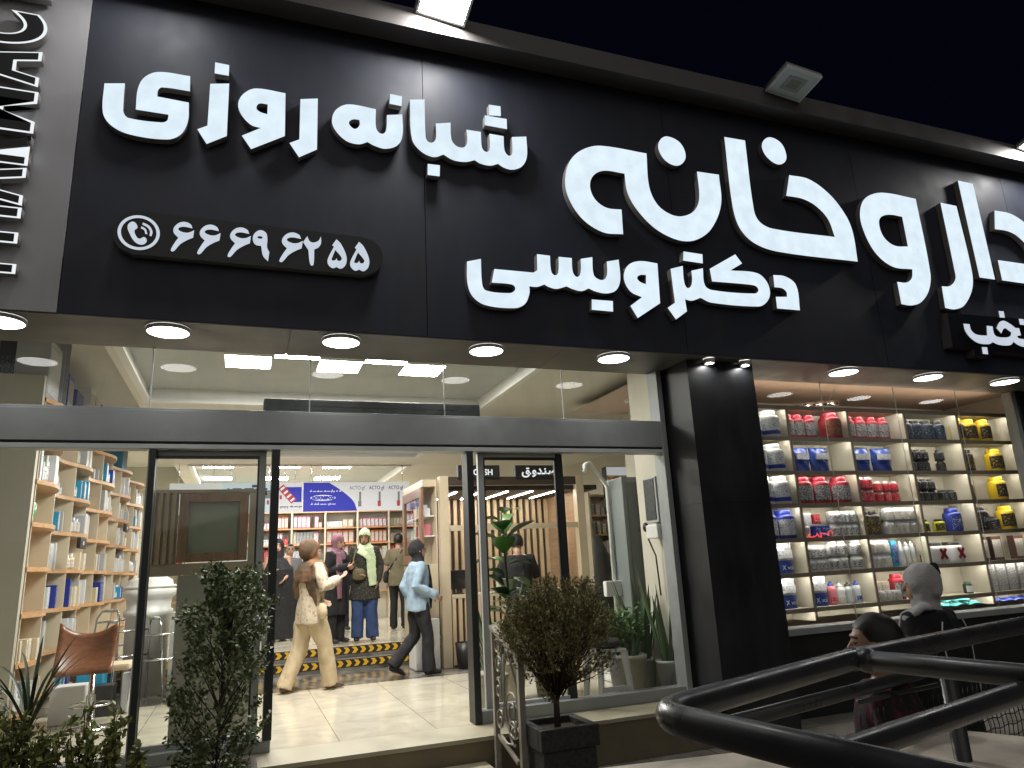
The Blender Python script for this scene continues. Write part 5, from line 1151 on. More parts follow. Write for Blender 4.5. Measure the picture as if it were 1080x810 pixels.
m.build('foliage', L_bush, t); w_.build('trunk', M_bark, t)
# low trough with strap-leaved plant and small-leaved sprigs at the street corner
t = thing('planter_trough', 'long dark planter trough under the plants by the side window pane', 'planter', (-1.1, 5.35, 0)); m = MB(); m.rbox(-1.95, 5.12, .003, -.5, 5.6, .5, .02); m.box(-1.9, 5.16, .497, -.55, 5.56, .504, 1); m.build('body', [M_stonep, M_soil], t)
t = thing('strap_plant', 'dracaena with long arching dark strap leaves in the corner trough', 'plant', (-1.13, 5.38, .5)); m = MB(); c = PY(30, 760, 5.38)
for k in range(22):
    a = 2*PI*k/22+rnd.uniform(-.2, .2); blade(m, (c.x+.015*math.cos(a), 5.38+.015*math.sin(a), c.z-.06+.09*rnd.random()), (math.cos(a)*.62, math.sin(a)*.4, rnd.uniform(.75, 1.3)), rnd.uniform(.34, .56), .014, rnd.uniform(.7, 1.5), 7)
m.build('leaves', L_drac, t); m = MB(); m.loft([(c.x, 5.38, .5), (c.x, 5.38, c.z)], [.02, .018], (1, 0, 0), 8); m.build('stem', M_bark, t)
for i, (px, py, rad, n_, l) in enumerate(((10, 775, .16, 26, 'yellow-green leafy sprig at the street edge of the strap plant'), (45, 790, .15, 26, 'low yellow-green shrub directly below the strap plant'), (88, 785, .15, 20, 'small-leaved shrub with thin upright stems in front of the stool'), (118, 775, .10, 14, 'sprig with one tall stem beside the thin glass post'), (148, 803, .07, 8, 'tiny sprig at the foot of the thin glass post'), (-15, 740, .18, 26, 'dense dark leafy clump at the picture corner of the trough'))):
    y = 5.3+.05*(i % 3); c = PY(px, py, y); t = thing('leafy_shrub', l, 'shrub', (c.x, y, .5)); m = MB(); w_ = MB()
    for k in range(n_):
        a = rnd.random()*2*PI; top = Vector((c.x+rad*math.cos(a)*rnd.random(), y+rad*.8*math.sin(a)*rnd.random(), c.z+rnd.uniform(-.06, .12)+(.14 if i in (2, 3) and k % 6 == 0 else 0))); b = Vector((c.x+.03*math.cos(a), y+.03*math.sin(a), .5))
        w_.loft([b, b.lerp(top, .6)+rv()*.02, top], [.004, .003, .0015], (1, 0, 0), 4)
        for q in range(22):
            p = b.lerp(top, .25+.75*rnd.random()); leaflet(m, p, (rv()+Vector((0, 0, .5))).normalized(), rnd.uniform(.03, .06), rnd.uniform(.010, .018))
    m.build('foliage', L_small if i < 5 else L_shrub, t); w_.build('stems', M_bark, t)
# potted plants inside the glass
def pot(t, x, y, z, r0, r1, h, M_, name='pot'):
    m = MB(); m.lathe((x, y, z), [(0, 0), (r0, 0), (r1, h*.9), (r1*1.06, h*.9), (r1*1.06, h), (r1*.94, h), (r1*.9, h*.85), (0, h*.85)], 24); return m.build(name, M_, t)
M_potc = mat('pot cream', (.50, .47, .37), .5, 0, .08, 10); M_potw = mat('pot white', (.55, .57, .56), .4, 0, .05, 10)
t = thing('fiddle_fig', 'tall fiddle leaf fig with big glossy leaves behind the parked door leaf', 'plant', (2.62, 7.2, FZ)); fx = PY(533, 600, 7.2).x
pot(t, fx, 7.2, FZ+.002, .13, .17, .36, M_potc); m = MB(); m.loft([(fx, 7.2, FZ+.3), (fx+.02, 7.2, 1.4), (fx-.02, 7.2, 2.2)], [.018, .014, .008], (1, 0, 0), 8); m.build('stem', M_bark, t); m = MB()
for k in range(24):
    z = .95+1.25*k/24+rnd.uniform(-.04, .04); a = k*2.4+rnd.uniform(-.5, .5); d = Vector((math.cos(a), math.sin(a), rnd.uniform(-.1, .9)+.5*(z-1)))
    b = Vector((fx, 7.2, z)); L = rnd.uniform(.20, .37)*(1 if k < 20 else .75); d.normalize(); s_ = d.cross(Vector((0, 0, 1))).normalized(); u = s_.cross(d); vs = []; fs = []
    for i in range(6):
        tt = i/5; ww = .125*math.sin(min(1, tt*.9+.06)*PI)**.8*(.65+.5*tt); p = b+d*(.04+L*tt)+u*(-(.04+.08*(k % 3))*tt*tt); vs += [p-s_*ww+u*ww*.3, p, p+s_*ww+u*ww*.3]
    for i in range(5): q = 3*i; fs += [(q, q+1, q+4, q+3), (q+1, q+2, q+5, q+4)]
    m.add(vs, fs, 0, True)
m.build('leaves', L_fig, t)
def snake(px, py, Yv, label, n, hmax, potM, r=.12, ph=.3, spread=.25):
    x = PY(px, py, Yv).x; t = thing('snake_plant', label, 'plant', (x, Yv, FZ)); pot(t, x, Yv, FZ+.002, r*.75, r, ph, potM); m = MB()
    for k in range(n):
        a = rnd.random()*2*PI; blade(m, (x+.05*math.cos(a), Yv+.05*math.sin(a), FZ+ph*.85), (math.cos(a)*spread, math.sin(a)*spread, 1), hmax*rnd.uniform(.55, 1), rnd.uniform(.020, .028), rnd.uniform(-.05, .15), 6, 0, .35)
    m.build('leaves', L_snake, t); return t
snake(705, 705, 6.62, 'tall snake plant in a white pot against the cream wall', 24, 1.08, M_potw, .115, .30, .22)
snake(668, 700, 6.80, 'snake plant in a cream patterned pot beside the white stool', 8, .42, M_potc, .135, .36, .2)
snake(680, 690, 7.05, 'dark snake plant standing behind the cream patterned pot', 18, 1.0, M_potw, .11, .28, .3)
snake(522, 690, 6.85, 'snake plant with pale edged leaves beside the fiddle leaf fig', 20, 1.0, M_potc, .12, .3, .35)
t = thing('potted_palm', 'dark green plant in a cream pot just inside the door opening', 'plant', (2.1, 6.62, FZ)); x = PY(513, 735, 6.62).x; pot(t, x, 6.62, FZ+.002, .08, .11, .36, M_potc); m = MB()
for k in range(10): a = k*.7; blade(m, (x, 6.62, FZ+.32), (math.cos(a)*.3, math.sin(a)*.3, 1), rnd.uniform(.2, .4), .016, .3, 6)
m.build('leaves', L_snake, t)
x = PY(655, 660, 6.95).x; t = thing('leafy_pot_plant', 'loose bright green leafy plant behind the white stool', 'plant', (x, 6.95, FZ)); pot(t, x, 6.95, FZ+.002, .13, .17, .35, M_potw); m = MB(); w_ = MB()
for k in range(70):
    a = rnd.random()*2*PI; r = .33*rnd.random()**.5; top = Vector((x+r*math.cos(a), 6.95+r*.6*math.sin(a), FZ+.45+.55*rnd.random()*(1-r))); b = Vector((x+.03*math.cos(a), 6.95+.03*math.sin(a), FZ+.3)); w_.loft([b, b.lerp(top, .5)+Vector((0, 0, .06)), top], [.004, .003, .0015], (1, 0, 0), 4)
    for q in range(14): leaflet(m, b.lerp(top, .4+.6*rnd.random())+rv()*.02, (rv()+Vector((0, 0, .3))).normalized(), rnd.uniform(.04, .075), rnd.uniform(.011, .018))
m.build('foliage', L_green, t); w_.build('stems', M_bark, t)
x = PY(560, 640, 7.1).x; t = thing('monstera', 'dark broad-leaved plant behind the brown bush', 'plant', (x, 7.1, FZ)); pot(t, x+.15, 7.1, FZ+.002, .12, .15, .33, M_potc); m = MB()
for k in range(22):
    a = k*2.4; b = Vector((x+.15, 7.1, FZ+.3)); d = Vector((math.cos(a)*.5, math.sin(a)*.4, .9)).normalized(); e = b+d*rnd.uniform(.45, .85); m.loft([b, e], [.005, .004], (1, 0, 0), 4); blade(m, e, (d.x, d.y, .15), rnd.uniform(.18, .26), .065, .8, 5)
m.build('leaves', L_fig, t)
# white plastic stool with a dark cushion
x = PY(640, 700, 6.62).x; t = thing('plastic_stool', 'white plastic stool with a dark cushion beside the cream pot', 'stool', (x, 6.62, FZ)); m = MB(); m.rbox(x-.15, 6.47, FZ+.44, x+.15, 6.77, FZ+.47, .012); m.build('seat', M_white, t)
for sx in (-1, 1):
    for sy in (-1, 1): m = MB(); m.loft([(x+sx*.13, 6.62+sy*.13, FZ+.44), (x+sx*.165, 6.62+sy*.165, FZ+.002)], [(.04, .022), (.03, .018)], (1, 0, 0), 4, smooth=False); m.build('leg', M_white, t)
m = MB(); m.box(x-.14, 6.455, FZ+.10, x+.14, 6.47, FZ+.14); m.build('stretcher', M_white, t)
m = MB(); m.ell((x, 6.62, FZ+.52), .16, .15, .055); tag(m.build('seat_cushion', mat('dark cushion', (.06, .055, .06), .9, 0, .2, 20), origin='base'), 'dark cushion lying on the white plastic stool', 'cushion')
t = thing('floor_brush', 'thin grey broom handle leaning in the window corner by the pillar', 'broom', (4.0, 6.5, FZ)); a, b = PY(722, 612, 6.52), PY(707, 735, 6.52); m = MB(); m.tube([a, b], .011, 8); m.build('handle', M_steel, t); m = MB(); m.rbox(b.x-.08, 6.48, FZ+.002, b.x+.08, 6.56, b.z+.01, .01); m.build('brush', M_black, t)
# ------------------------------------------------------------------ scroll railing by the entrance step
M_iron = mat('painted iron', (.36, .34, .29), .4, .3, .12, 30, .1, 80)
RX = 1.915
t = thing('scroll_railing', 'pale wrought iron scroll railing panel sloping beside the entrance step', 'railing', (RX, 5.5, 0))
k0, k1, b0, b1 = PX(520, 663, RX), PX(548, 697, RX), PX(526, 775, RX), PX(548, 806, RX)
m = MB(); m.box(RX-.02, k0.y-.02, .003, RX+.02, k0.y+.02, k0.z); m.build('post', M_iron, t)
m = MB(); m.box(RX-.022, k1.y-.02, .003, RX+.022, k1.y+.025, k1.z); m.build('post', M_iron, t)
m = MB(); d = (k1-k0); m.obox((k0+k1)/2+Vector((0, 0, .012)), d*.53, (.03, 0, 0), Vector((0, -d.z, d.y)).normalized()*.012); m.build('handrail', M_iron, t)
m = MB(); m.obox((b0+b1)/2, (b1-b0)*.47, (.012, 0, 0), Vector((0, 0, .012))); m.build('bottom_bar', M_iron, t)
def spiral(c, r, turns, a0, sgn, stem=None):
    pts = []
    for k in range(int(20*turns)+1):
        u = k/(20*turns); a = a0+sgn*2*PI*turns*u; rr_ = r*(1-.82*u); pts.append(Vector((RX, c[0]+rr_*math.cos(a), c[1]+rr_*math.sin(a))))
    if stem: pts = [Vector((RX, *q)) for q in stem]+pts
    m = MB(); m.loft(pts, [(.010, .0065)]*len(pts), (1, 0, 0), 6); m.build('scroll', M_iron, t)
def yz(px, py): q = PX(px, py, RX); return (q.y, q.z)
H0, H1 = k0.z-b0.z, k1.z-b1.z
spiral(yz(524, 679), .085, 1.4, 1.5, 1); spiral(yz(526, 702), .095, 1.6, -1.2, -1); spiral(yz(526, 727), .075, 1.3, 1.2, 1); spiral(yz(528, 760), .085, 1.4, 2.6, -1, [yz(531, 690), yz(532, 740)])
spiral(yz(541, 752), .20, 2.3, 2.2, 1, [yz(533, 680), yz(536, 692)]); spiral(yz(537, 690), .09, 1.3, .4, -1); spiral(yz(542, 772), .1, 1.5, -2.2, 1, [yz(530, 776), yz(535, 784)])
# ------------------------------------------------------------------ street railing of thick dark tube
M_rail = mat('rail paint', (.044, .044, .048), .32, .0, .12, 9, .012, 120)
RZ_ = 1.35
t = thing('tube_railing', 'thick black tubular street railing with wire mesh panel and bent corner', 'railing', (1.6, 1.6, 0))
a, b, c, d = PZ(965, 820, RZ_), PZ(690, 754, RZ_), PZ(900, 695, RZ_), PZ(1100, 655, RZ_)
def bend(P, k=8, r=.12):
    out = [P[0]]
    for i in range(1, len(P)-1):
        u = (P[i-1]-P[i]).normalized(); v = (P[i+1]-P[i]).normalized(); s0, s1 = P[i]+u*r, P[i]+v*r
        for q in range(k+1): tt = q/k; out.append(s0*(1-tt)**2+P[i]*2*tt*(1-tt)+s1*tt*tt)
    return out+[P[-1]]
m = MB(); m.tube(bend([a+(a-b)*1.3, b, c, d+(d-c)*1.0], r=.10), .029, 16); m.build('top_rail', M_rail, t)
e = PZ(1085, 713, RZ_); m = MB(); m.tube([c+Vector((.03, .0, -.004)), c.lerp(e, .12), e, e+(e-c)*1.2], .0265, 14); m.build('cross_rail', M_rail, t)
f, g_ = PZ(882, 797, RZ_-.03), PZ(1085, 727, RZ_-.03); m = MB(); m.tube([f-(g_-f)*.05, f, g_, g_+(g_-f)*1.0], .023, 14); m.build('cross_rail', M_rail, t)
z2 = 1.20; h0, h1 = PZ(762, 765, z2), PZ(975, 709, z2); m = MB(); h2 = PZ(992, 705, z2)+Vector((0, 0, .10)); m.tube(bend([h0-(h1-h0)*.12, h1, h2], r=.05), .021, 12); m.build('lower_rail', M_rail, t)
n0, n1 = PZ(905, 741, 1.16), PZ(990, 722, 1.16); m = MB(); m.tube([n0, n1], .008, 8); m.build('flat_bar', M_rail, t)
for q in (PZ(1000, 715, 1.25), c+(d-c)*.9, a+(a-b)*.9): m = MB(); m.tube([(q.x, q.y, .003), (q.x, q.y, min(RZ_-.02, 1.30))], .024, 12); m.build('post', M_rail, t)
for q, r_ in ((c, .0335), (h2, .027), (f, .034), (b.lerp(c, .42), .0308), (e.lerp(c, .9), .034)):
    m = MB(); m.ell(q, r_, r_, r_*.95, 14, 9)
    for v in m.v: v += (v-q).normalized()*.003*noise.noise(v*160)
    if r_ != .0308: m.build('weld', M_rail, t)
# crimped wire mesh
mp = PZ(1000, 740, 1.14); mdir = (n1-n0).normalized(); mdir.z = 0; mdir.normalize()
m = MB(); base = Vector((n0.x, n0.y, 0))
LEN, Z0, Z1 = 1.6, .70, 1.13
for k in range(int(LEN/.032)):
    x = k*.032; pts = [base+mdir*(x+.004*math.sin(j*1.6))+Vector((0, 0, Z0+(Z1-Z0)*j/20)) for j in range(21)]; m.loft(pts, [.0022]*21, (1, 0, 0), 4)
for k in range(int((Z1-Z0)/.036)):
    z = Z0+.018+k*.036; pts = [base+mdir*(LEN*j/60)+Vector((.0, .0, z+.003*math.sin(j*1.6))) for j in range(61)]; m.loft(pts, [.0022]*61, (0, 0, 1), 4)
m.build('wire_mesh', M_black, t)
# worn stone slab inside the railing
sz = 1.02
s0, s1, s2 = PZ(600, 814, sz), PZ(995, 768, sz), PZ(1090, 778, sz)
m = MB(); e1 = s1+(s2-s1)*3; nr = Vector((.0, -1.6, 0))
top = [s0, s1, e1, e1+nr, s0+Vector((.25, -1.4, 0))]
vs = [Vector((p.x, p.y, sz)) for p in top]+[Vector((p.x, p.y, .003)) for p in top]; n = 5
m.add(vs, [tuple(range(n))[::-1]]+[tuple(n+i for i in range(n))]+[(i, (i+1) % n, n+(i+1) % n, n+i) for i in range(n)])
tag(m.build('stone_slab', M_concrete, origin='base'), 'worn beige stone slab inside the tubular street railing', 'slab')
# ------------------------------------------------------------------ people
M_skin = mat('skin', (.40, .235, .16), .5, 0, .06, 20); M_eye = mat('eye', (.02, .015, .012), .25); M_lip = mat('lips', (.30, .09, .08), .45); M_hair = mat('dark hair', (.010, .008, .007), .55, 0, .3, 50); M_shoe = mat('shoe black', (.015, .015, .016), .45); M_shoeb = mat('shoe brown', (.10, .06, .04), .5)
M_eyew = mat('eye white', (.55, .52, .48), .3)
REF = dict(hip=.88, knee=.47, ank=.085, sh=1.345, shx=.165, chest=1.22, waist=1.03, hc=1.535)
def fig(H, loc, rz, label, pose, build='f', skin=None):
    s = H/1.66; J = dict(shR=(.165, 0, 1.345), elR=(.215, -.02, 1.07), wrR=(.22, .06, .85), shL=(-.165, 0, 1.345), elL=(-.215, -.02, 1.07), wrL=(-.22, .06, .85),
             hipR=(.085, 0, .87), knR=(.095, .02, .47), anR=(.10, 0, .085), hipL=(-.085, 0, .87), knL=(-.095, .02, .47), anL=(-.10, 0, .085), hyaw=0, hpitch=0, hroll=0, fyR=.1, fyL=-.1, lean=0)
    J.update(pose); K = {k: (Vector(v)*s if isinstance(v, tuple) else v) for k, v in J.items()}
    hc = Vector((0, .012, 1.535))*s; HR = Matrix.Rotation(K['hyaw'], 3, 'Z') @ Matrix.Rotation(K['hpitch'], 3, 'X') @ Matrix.Rotation(K['hroll'], 3, 'Y')
    nk = Vector((0, -.005, 1.43))*s; hc = nk+HR @ (hc-nk)
    def hp(x, y, z): return hc+HR @ (Vector((x, y, z))*s)
    m = MB(); X = (1, 0, 0); m_ = build == 'm'
    m.loft([Vector((0, 0, z))*s for z in (.80, .86, .93, 1.03, 1.15, 1.26, 1.33, 1.375, 1.40)], [(.10*s, .08*s), (.155*s, .11*s), (.155*s, .105*s), (.125*s, .09*s), (.14*s, .105*s), (.155*s, .105*s), (.15*s, .085*s), (.10*s, .065*s), (.055*s, .05*s)], X, 18)
    m.cap_tube([Vector((0, -.012, 1.35))*s, nk, hp(0, -.01, -.06)], [.056*s, .051*s, .05*s], 12)
    for c_, r_ in (((0, -.012, .022), (.077, .095, .095)), ((0, .022, -.045), (.058, .066, .075)), ((0, .048, -.088), (.026, .024, .022))):
        e = MB(); e.ell((0, 0, 0), r_[0]*s, r_[1]*s, r_[2]*s, 18, 12); o = hp(*c_); m.add([o+HR @ v for v in e.v], e.f)
    m.cap_tube([hp(0, .078, .022), hp(0, .098, -.012), hp(0, .105, -.026)], [.009*s, .013*s, .015*s], 8)
    for sx in (-1, 1): m.cap_tube([hp(sx*.077, -.008, .012), hp(sx*.076, -.004, -.022)], [(.012*s, .016*s)]*2, 8)
    m.cap_tube([hp(-.022, .078, -.062), hp(.022, .078, -.062)], [.010*s]*2, 8)
    m.cap_tube([hp(-.045, .066, .038), hp(0, .084, .042), hp(.045, .066, .038)], [.0075*s]*3, 8)
    for S_ in 'RL':
        sh, el, wr = K['sh'+S_], K['el'+S_], K['wr'+S_]; d = (wr-el).normalized(); sg = 1 if S_ == 'R' else -1
        m.cap_tube([Vector((sg*.09, 0, 1.345))*s, sh, sh.lerp(el, .5), el, el.lerp(wr, .35), wr], [.05*s, .05*s, .043*s, .036*s, .037*s, .024*s], 12)
        pn = K.get('palm'+S_); ps = Vector(pn) if pn is not None else Vector((0, 1, 0)); ps = (ps-d*ps.dot(d)).normalized(); pl = d.cross(ps)   # ps: across the palm
        p0 = wr+d*.09*s; m.cap_tube([wr, wr+d*.035*s, p0], [(.024*s, .017*s), (.036*s, .014*s), (.039*s, .013*s)], 10, 0, ps)
        curl = K.get('curl'+S_, .35); bendv = pl*(-sg)
        for q, (off, L) in enumerate(((-.029, .068), (-.0095, .078), (.0095, .073), (.029, .056))):
            b = wr+d*.08*s+ps*off*s; d1 = (d+bendv*curl*.5+ps*off*2).normalized(); d2 = (d+bendv*curl*1.2).normalized(); d3 = (d+bendv*curl*2.2).normalized()
            q1 = b+d1*L*.45*s; q2 = q1+d2*L*.32*s; q3 = q2+d3*L*.25*s; m.cap_tube([b, q1, q2, q3], [.0095*s, .009*s, .0085*s, .0075*s], 6)
        tb = wr+d*.025*s-ps*.03*s; t1 = tb+(d*.6-ps*.7+bendv*.3).normalized()*.036*s; t2 = t1+(d*.95-ps*.2+bendv*.4).normalized()*.032*s; m.cap_tube([tb, t1, t2], [.0115*s, .0105*s, .009*s], 6)
        hi, kn, an = K['hip'+S_], K['kn'+S_], K['an'+S_]; m.cap_tube([hi, hi.lerp(kn, .5), kn, kn.lerp(an, .35), an], [.082*s, .068*s, .05*s, .05*s, .034*s], 12)
        fy = K['fy'+S_]; toe = K.get('toe'+S_); toe = Vector(toe)*s if toe is not None else an+Vector((math.sin(fy)*.15, math.cos(fy)*.15, -.05))*s
        K['toe_'+S_] = toe; m.cap_tube([an+Vector((0, -.02, -.035))*s, an.lerp(toe, .6)+Vector((0, 0, -.012))*s, toe], [(.034*s, .036*s), (.04*s, .03*s), (.036*s, .018*s)], 10, 0, X)
    HI = HR.inverted()
    def paint(me):
        for p in me.polygons:
            q = (HI @ (p.center-hc))/s
            if q.y > .03 and abs(q.z) < .13 and abs(q.x) < .08:
                ex = abs(q.x)-.032
                if (ex/.016)**2+((q.z-.012)/.0075)**2 < 1: p.material_index = 1
                elif abs(ex) < .022 and .032 < q.z+ex*ex*9 < .042: p.material_index = 3
                elif (q.x/.024)**2+((q.z+.062)/.010)**2 < 1: p.material_index = 2
            if q.z > .075 or (q.y < -.03 and q.z > -.04 and q.z < .13 and abs(q.x) < .1): p.material_index = 3
    ob = remesh_obj(m, 'person', [skin or M_skin, M_eye, M_lip, M_hair], .0068*s, None, 1, paint)
    ob.location = loc; ob.rotation_euler = (K['lean'], 0, rz); tag(ob, label, 'person')
    return dict(o=ob, K=K, s=s, hp=hp, hc=hc, HI=HI, HR=HR)
def folds(me, amp, fx=7., fz=2.5, seed=0.):
    me.update(); co = [v.co.copy() for v in me.vertices]; no = [v.normal.copy() for v in me.vertices]
    for v, c, n in zip(me.vertices, co, no):
        q = noise.noise(Vector((c.x*fx+seed, c.y*fx, c.z*fz)))+.5*noise.noise(Vector((c.x*fx*2.3, c.y*fx*2.3+seed, c.z*fz*2.5+4)))
        v.co = c+n*amp*q
def garment(F, m, name, M_, vox=.011, amp=.008, fx=7., fz=2.5, smooth_it=2, cut=None):
    def fn(me):
        folds(me, amp*F['s'], fx, fz, len(name)*1.7)
        if cut:
            bm = bmesh.new(); bm.from_mesh(me); bmesh.ops.delete(bm, geom=[f for f in bm.faces if cut(f.calc_center_median())], context='FACES'); bm.to_mesh(me); bm.free()
    return remesh_obj(m, name, M_, vox*F['s'], F['o'], smooth_it, fn)
def top_(F, M_, hem=.80, flare=1.0, sleeve=1.0, th=.018, name='coat', amp=.017, slv=(0, 1.), fx=7.):
    s, K = F['s'], F['K']; m = MB(); zz = [hem]+[z for z in (.72, .80, .90, 1.03, 1.15, 1.26, 1.335, 1.385) if z > hem+.03]
    def R_(z):
        tb = ((.3, .18, .135), (.72, .165, .125), (.90, .165, .118), (1.03, .143, .105), (1.15, .152, .118), (1.26, .165, .116), (1.335, .158, .095), (1.385, .085, .07))
        for (z0, a0, b0), (z1, a1, b1) in zip(tb[:-1], tb[1:]):
            if z0 <= z <= z1: t = (z-z0)/(z1-z0); return a0+(a1-a0)*t, b0+(b1-b0)*t
        return tb[-1][1:]
    rr_ = []
    for z in zz:
        a, b = R_(z); k = 1+(flare-1)*max(0, (1.1-z)/.5); rr_.append(((a*k+th)*s, (b*k+th)*s))
    m.loft([Vector((0, 0, z))*s for z in zz], rr_, (1, 0, 0), 20)
    for S_ in 'RL':
        sg = 1 if S_ == 'R' else -1; sh, el, wr = K['sh'+S_], K['el'+S_], K['wr'+S_]; e = el.lerp(wr, slv[1]) if slv[1] < 1 else wr
        P = [Vector((sg*.08, 0, 1.335))*s, sh, sh.lerp(el, .5), el]; Rr = [.058*s, .060*s, .056*s*sleeve, .054*s*sleeve]
        if slv[1] > 0: P += [el.lerp(e, .5), e]; Rr += [.05*s*sleeve, .042*s*sleeve]
        else: P = P[:3]+[sh.lerp(el, .75)]
        m.cap_tube(P, Rr, 12)
    return garment(F, m, name, M_, .011, amp, fx)
def legs_(F, M_, wide=1.0, hemk=1.0, th=.012, name='trousers', amp=.014, zend=.02):
    s, K = F['s'], F['K']; m = MB(); m.loft([Vector((0, 0, z))*s for z in (.80, .90, 1.0)], [(.15*s, .115*s), (.165*s, .122*s), (.145*s, .108*s)], (1, 0, 0), 18)
    for S_ in 'RL':
        hi, kn, an = K['hip'+S_], K['kn'+S_], K['an'+S_]; e = an+(an-kn).normalized()*.035*s
        m.loft([hi+Vector((0, 0, .06))*s, hi, hi.lerp(kn, .5), kn, kn.lerp(an, .5), e], [.06*s, (.09+th)*s, (.075+th)*s*wide, (.058+th)*s*wide, (.056+th)*s*(wide+hemk)/2, (.056+th)*s*hemk], (1, 0, 0), 16)
    return garment(F, m, name, M_, .011, amp, 9, 3.5)
def shoes_(F, M_):
    s, K = F['s'], F['K']
    for S_ in 'RL':
        an, toe = K['an'+S_], K['toe_'+S_]; m = MB(); m.cap_tube([an+Vector((0, -.025, -.042))*s, an.lerp(toe, .55)+Vector((0, 0, -.016))*s, toe+Vector((0, .0, -.002))*s], [(.042*s, .04*s), (.047*s, .036*s), (.042*s, .024*s)], 10, 0, (1, 0, 0)); garment(F, m, 'shoe', M_, .010, 0)
def scarf_(F, M_, drape=1.0, ends=(), name='headscarf', amp=.008, open_=1.0, loose=0., dr=1., fr=(9, 6)):
    s, hp = F['s'], F['hp']; m = MB()
    e = MB(); e.ell((0, 0, 0), (.094+loose)*s, (.114+loose)*s, (.118+loose)*s, 20, 14); o = hp(0, -.02, .018); m.add([o+F['HR'] @ v for v in e.v], e.f)
    e = MB(); e.ell((0, 0, 0), (.066+loose)*s, (.062+loose)*s, (.07+loose)*s, 16, 10); o = hp(0, -.075, -.015); m.add([o+F['HR'] @ v for v in e.v], e.f)
    m.cap_tube([hp(0, -.012, -.03), hp(0, -.002, -.10), Vector((0, .0, 1.40))*s], [(.082*s, .088*s), (.078*s, .082*s), (.088*s, .085*s)], 18)
    m.loft([Vector((0, .0, z))*s for z in (1.43, 1.40, 1.36, 1.31, 1.31-.05*drape)], [(.075*s, .075*s), (.105*s*dr, .10*s*dr), (.145*s*dr, .12*s*dr), (.175*s*dr, .135*s*dr), (.165*s*dr, .14*s*dr)], (1, 0, 0), 20)
    for pts, w0 in ends: m.loft([Vector(p)*s for p in pts], [(w*s, .016*s) for w in w0], (1, 0, 0), 10)
    hc, HI = F['hc'], F['HI']
    def cut(c):
        q = (HI @ (c-hc))/s
        return q.y > .028 and (q.x/(.092*open_))**2+((q.z+.022)/(.082*open_))**2 < 1
    return garment(F, m, name, M_, .010, amp*1.2, fr[0], fr[1], 2, cut)
def hair_(F, M_, back=.0, name='hair', low=-.05):
    s, hp = F['s'], F['hp']; m = MB(); e = MB(); e.ell((0, 0, 0), .086*s, .106*s, .106*s, 20, 14); o = hp(0, -.018, .026); m.add([o+F['HR'] @ v for v in e.v], e.f)
    if back: e = MB(); e.ell((0, 0, 0), .05*s, .05*s, .05*s, 12, 8); o = hp(0, -.12, back); m.add([o+v for v in e.v], e.f)
    hc, HI = F['hc'], F['HI']
    def cut(c):
        q = (HI @ (c-hc))/s
        return (q.z < .075 and q.y > -.005+max(0, q.z)*.62) or q.z < low or (q.z < .0 and q.y > -.03)
    return garment(F, m, name, M_, .009, .004, 20, 20, 1, cut)
def cloth(name, c, var=.12, scale=14, rough=.85): return mat(name, c, rough, 0, var, scale, .55, 17)
def patt(name, c1, c2, scale, thr=.5, soft=.08):
    m = bpy.data.materials.new(name); m.use_nodes = True; nt = m.node_tree; b = nt.nodes['Principled BSDF']; b.inputs['Roughness'].default_value = .85
    tc = nt.nodes.new('ShaderNodeTexCoord'); n = nt.nodes.new('ShaderNodeTexNoise'); n.inputs['Scale'].default_value = scale; n.inputs['Detail'].default_value = 3
    cr = nt.nodes.new('ShaderNodeValToRGB'); cr.color_ramp.elements[0].position = thr-soft; cr.color_ramp.elements[1].position = thr+soft; cr.color_ramp.elements[0].color = (*c1, 1); cr.color_ramp.elements[1].color = (*c2, 1)
    nt.links.new(tc.outputs['Object'], n.inputs[0]); nt.links.new(n.outputs['Fac'], cr.inputs[0]); nt.links.new(cr.outputs[0], b.inputs['Base Color']); MATS[name] = m; return m
def bag_(F, p, sx, sy, sz, M_, strap=None, name='bag', label=None):
    s = F['s']; m = MB(); m.loft([Vector((p[0], p[1], p[2]-sz))*s, Vector((p[0], p[1], p[2]-sz*.6))*s, Vector(p)*s, Vector((p[0], p[1], p[2]+sz*.7))*s, Vector((p[0], p[1], p[2]+sz))*s], [(sx*.6*s, sy*.6*s), (sx*s, sy*s), (sx*s, sy*s), (sx*.85*s, sy*.8*s), (sx*.5*s, sy*.4*s)], (1, 0, 0), 14)
    if strap: m.loft([Vector(q)*s for q in strap], [(.014*s, .005*s)]*len(strap), (1, 0, 0), 6)
    o = m.build(name, M_); o.location = F['o'].location; o.rotation_euler = F['o'].rotation_euler; tag(o, label, 'bag'); return o
c_black = cloth('black cloth', (.010, .010, .012), .2); c_coatd = patt('speckled coat', (.018, .018, .014), (.10, .10, .075), 60, .58, .05); c_jean = cloth('denim', (.028, .055, .15), .3, 10); c_cream = cloth('cream linen', (.50, .40, .26), .08); c_creamp = patt('printed cream tunic', (.52, .44, .33), (.30, .24, .18), 26, .6)
c_brown = patt('brown orange scarf', (.075, .047, .027), (.20, .10, .045), 6.0, .53, .10); c_mauve = cloth('mauve scarf', (.24, .115, .155), .15); c_mint = cloth('mint scarf', (.50, .60, .38), .12, 10); c_blue = cloth('light denim shirt', (.25, .34, .43), .14, 9); c_olive = cloth('olive shirt', (.13, .11, .065)); c_grey = cloth('grey shirt', (.16, .17, .18)); c_pale = cloth('pale grey scarf', (.44, .43, .43), .12); c_mag = patt('magenta floral dress', (.11, .010, .045), (.012, .01, .012), 34, .44); c_bagol = cloth('olive bag', (.12, .10, .05))
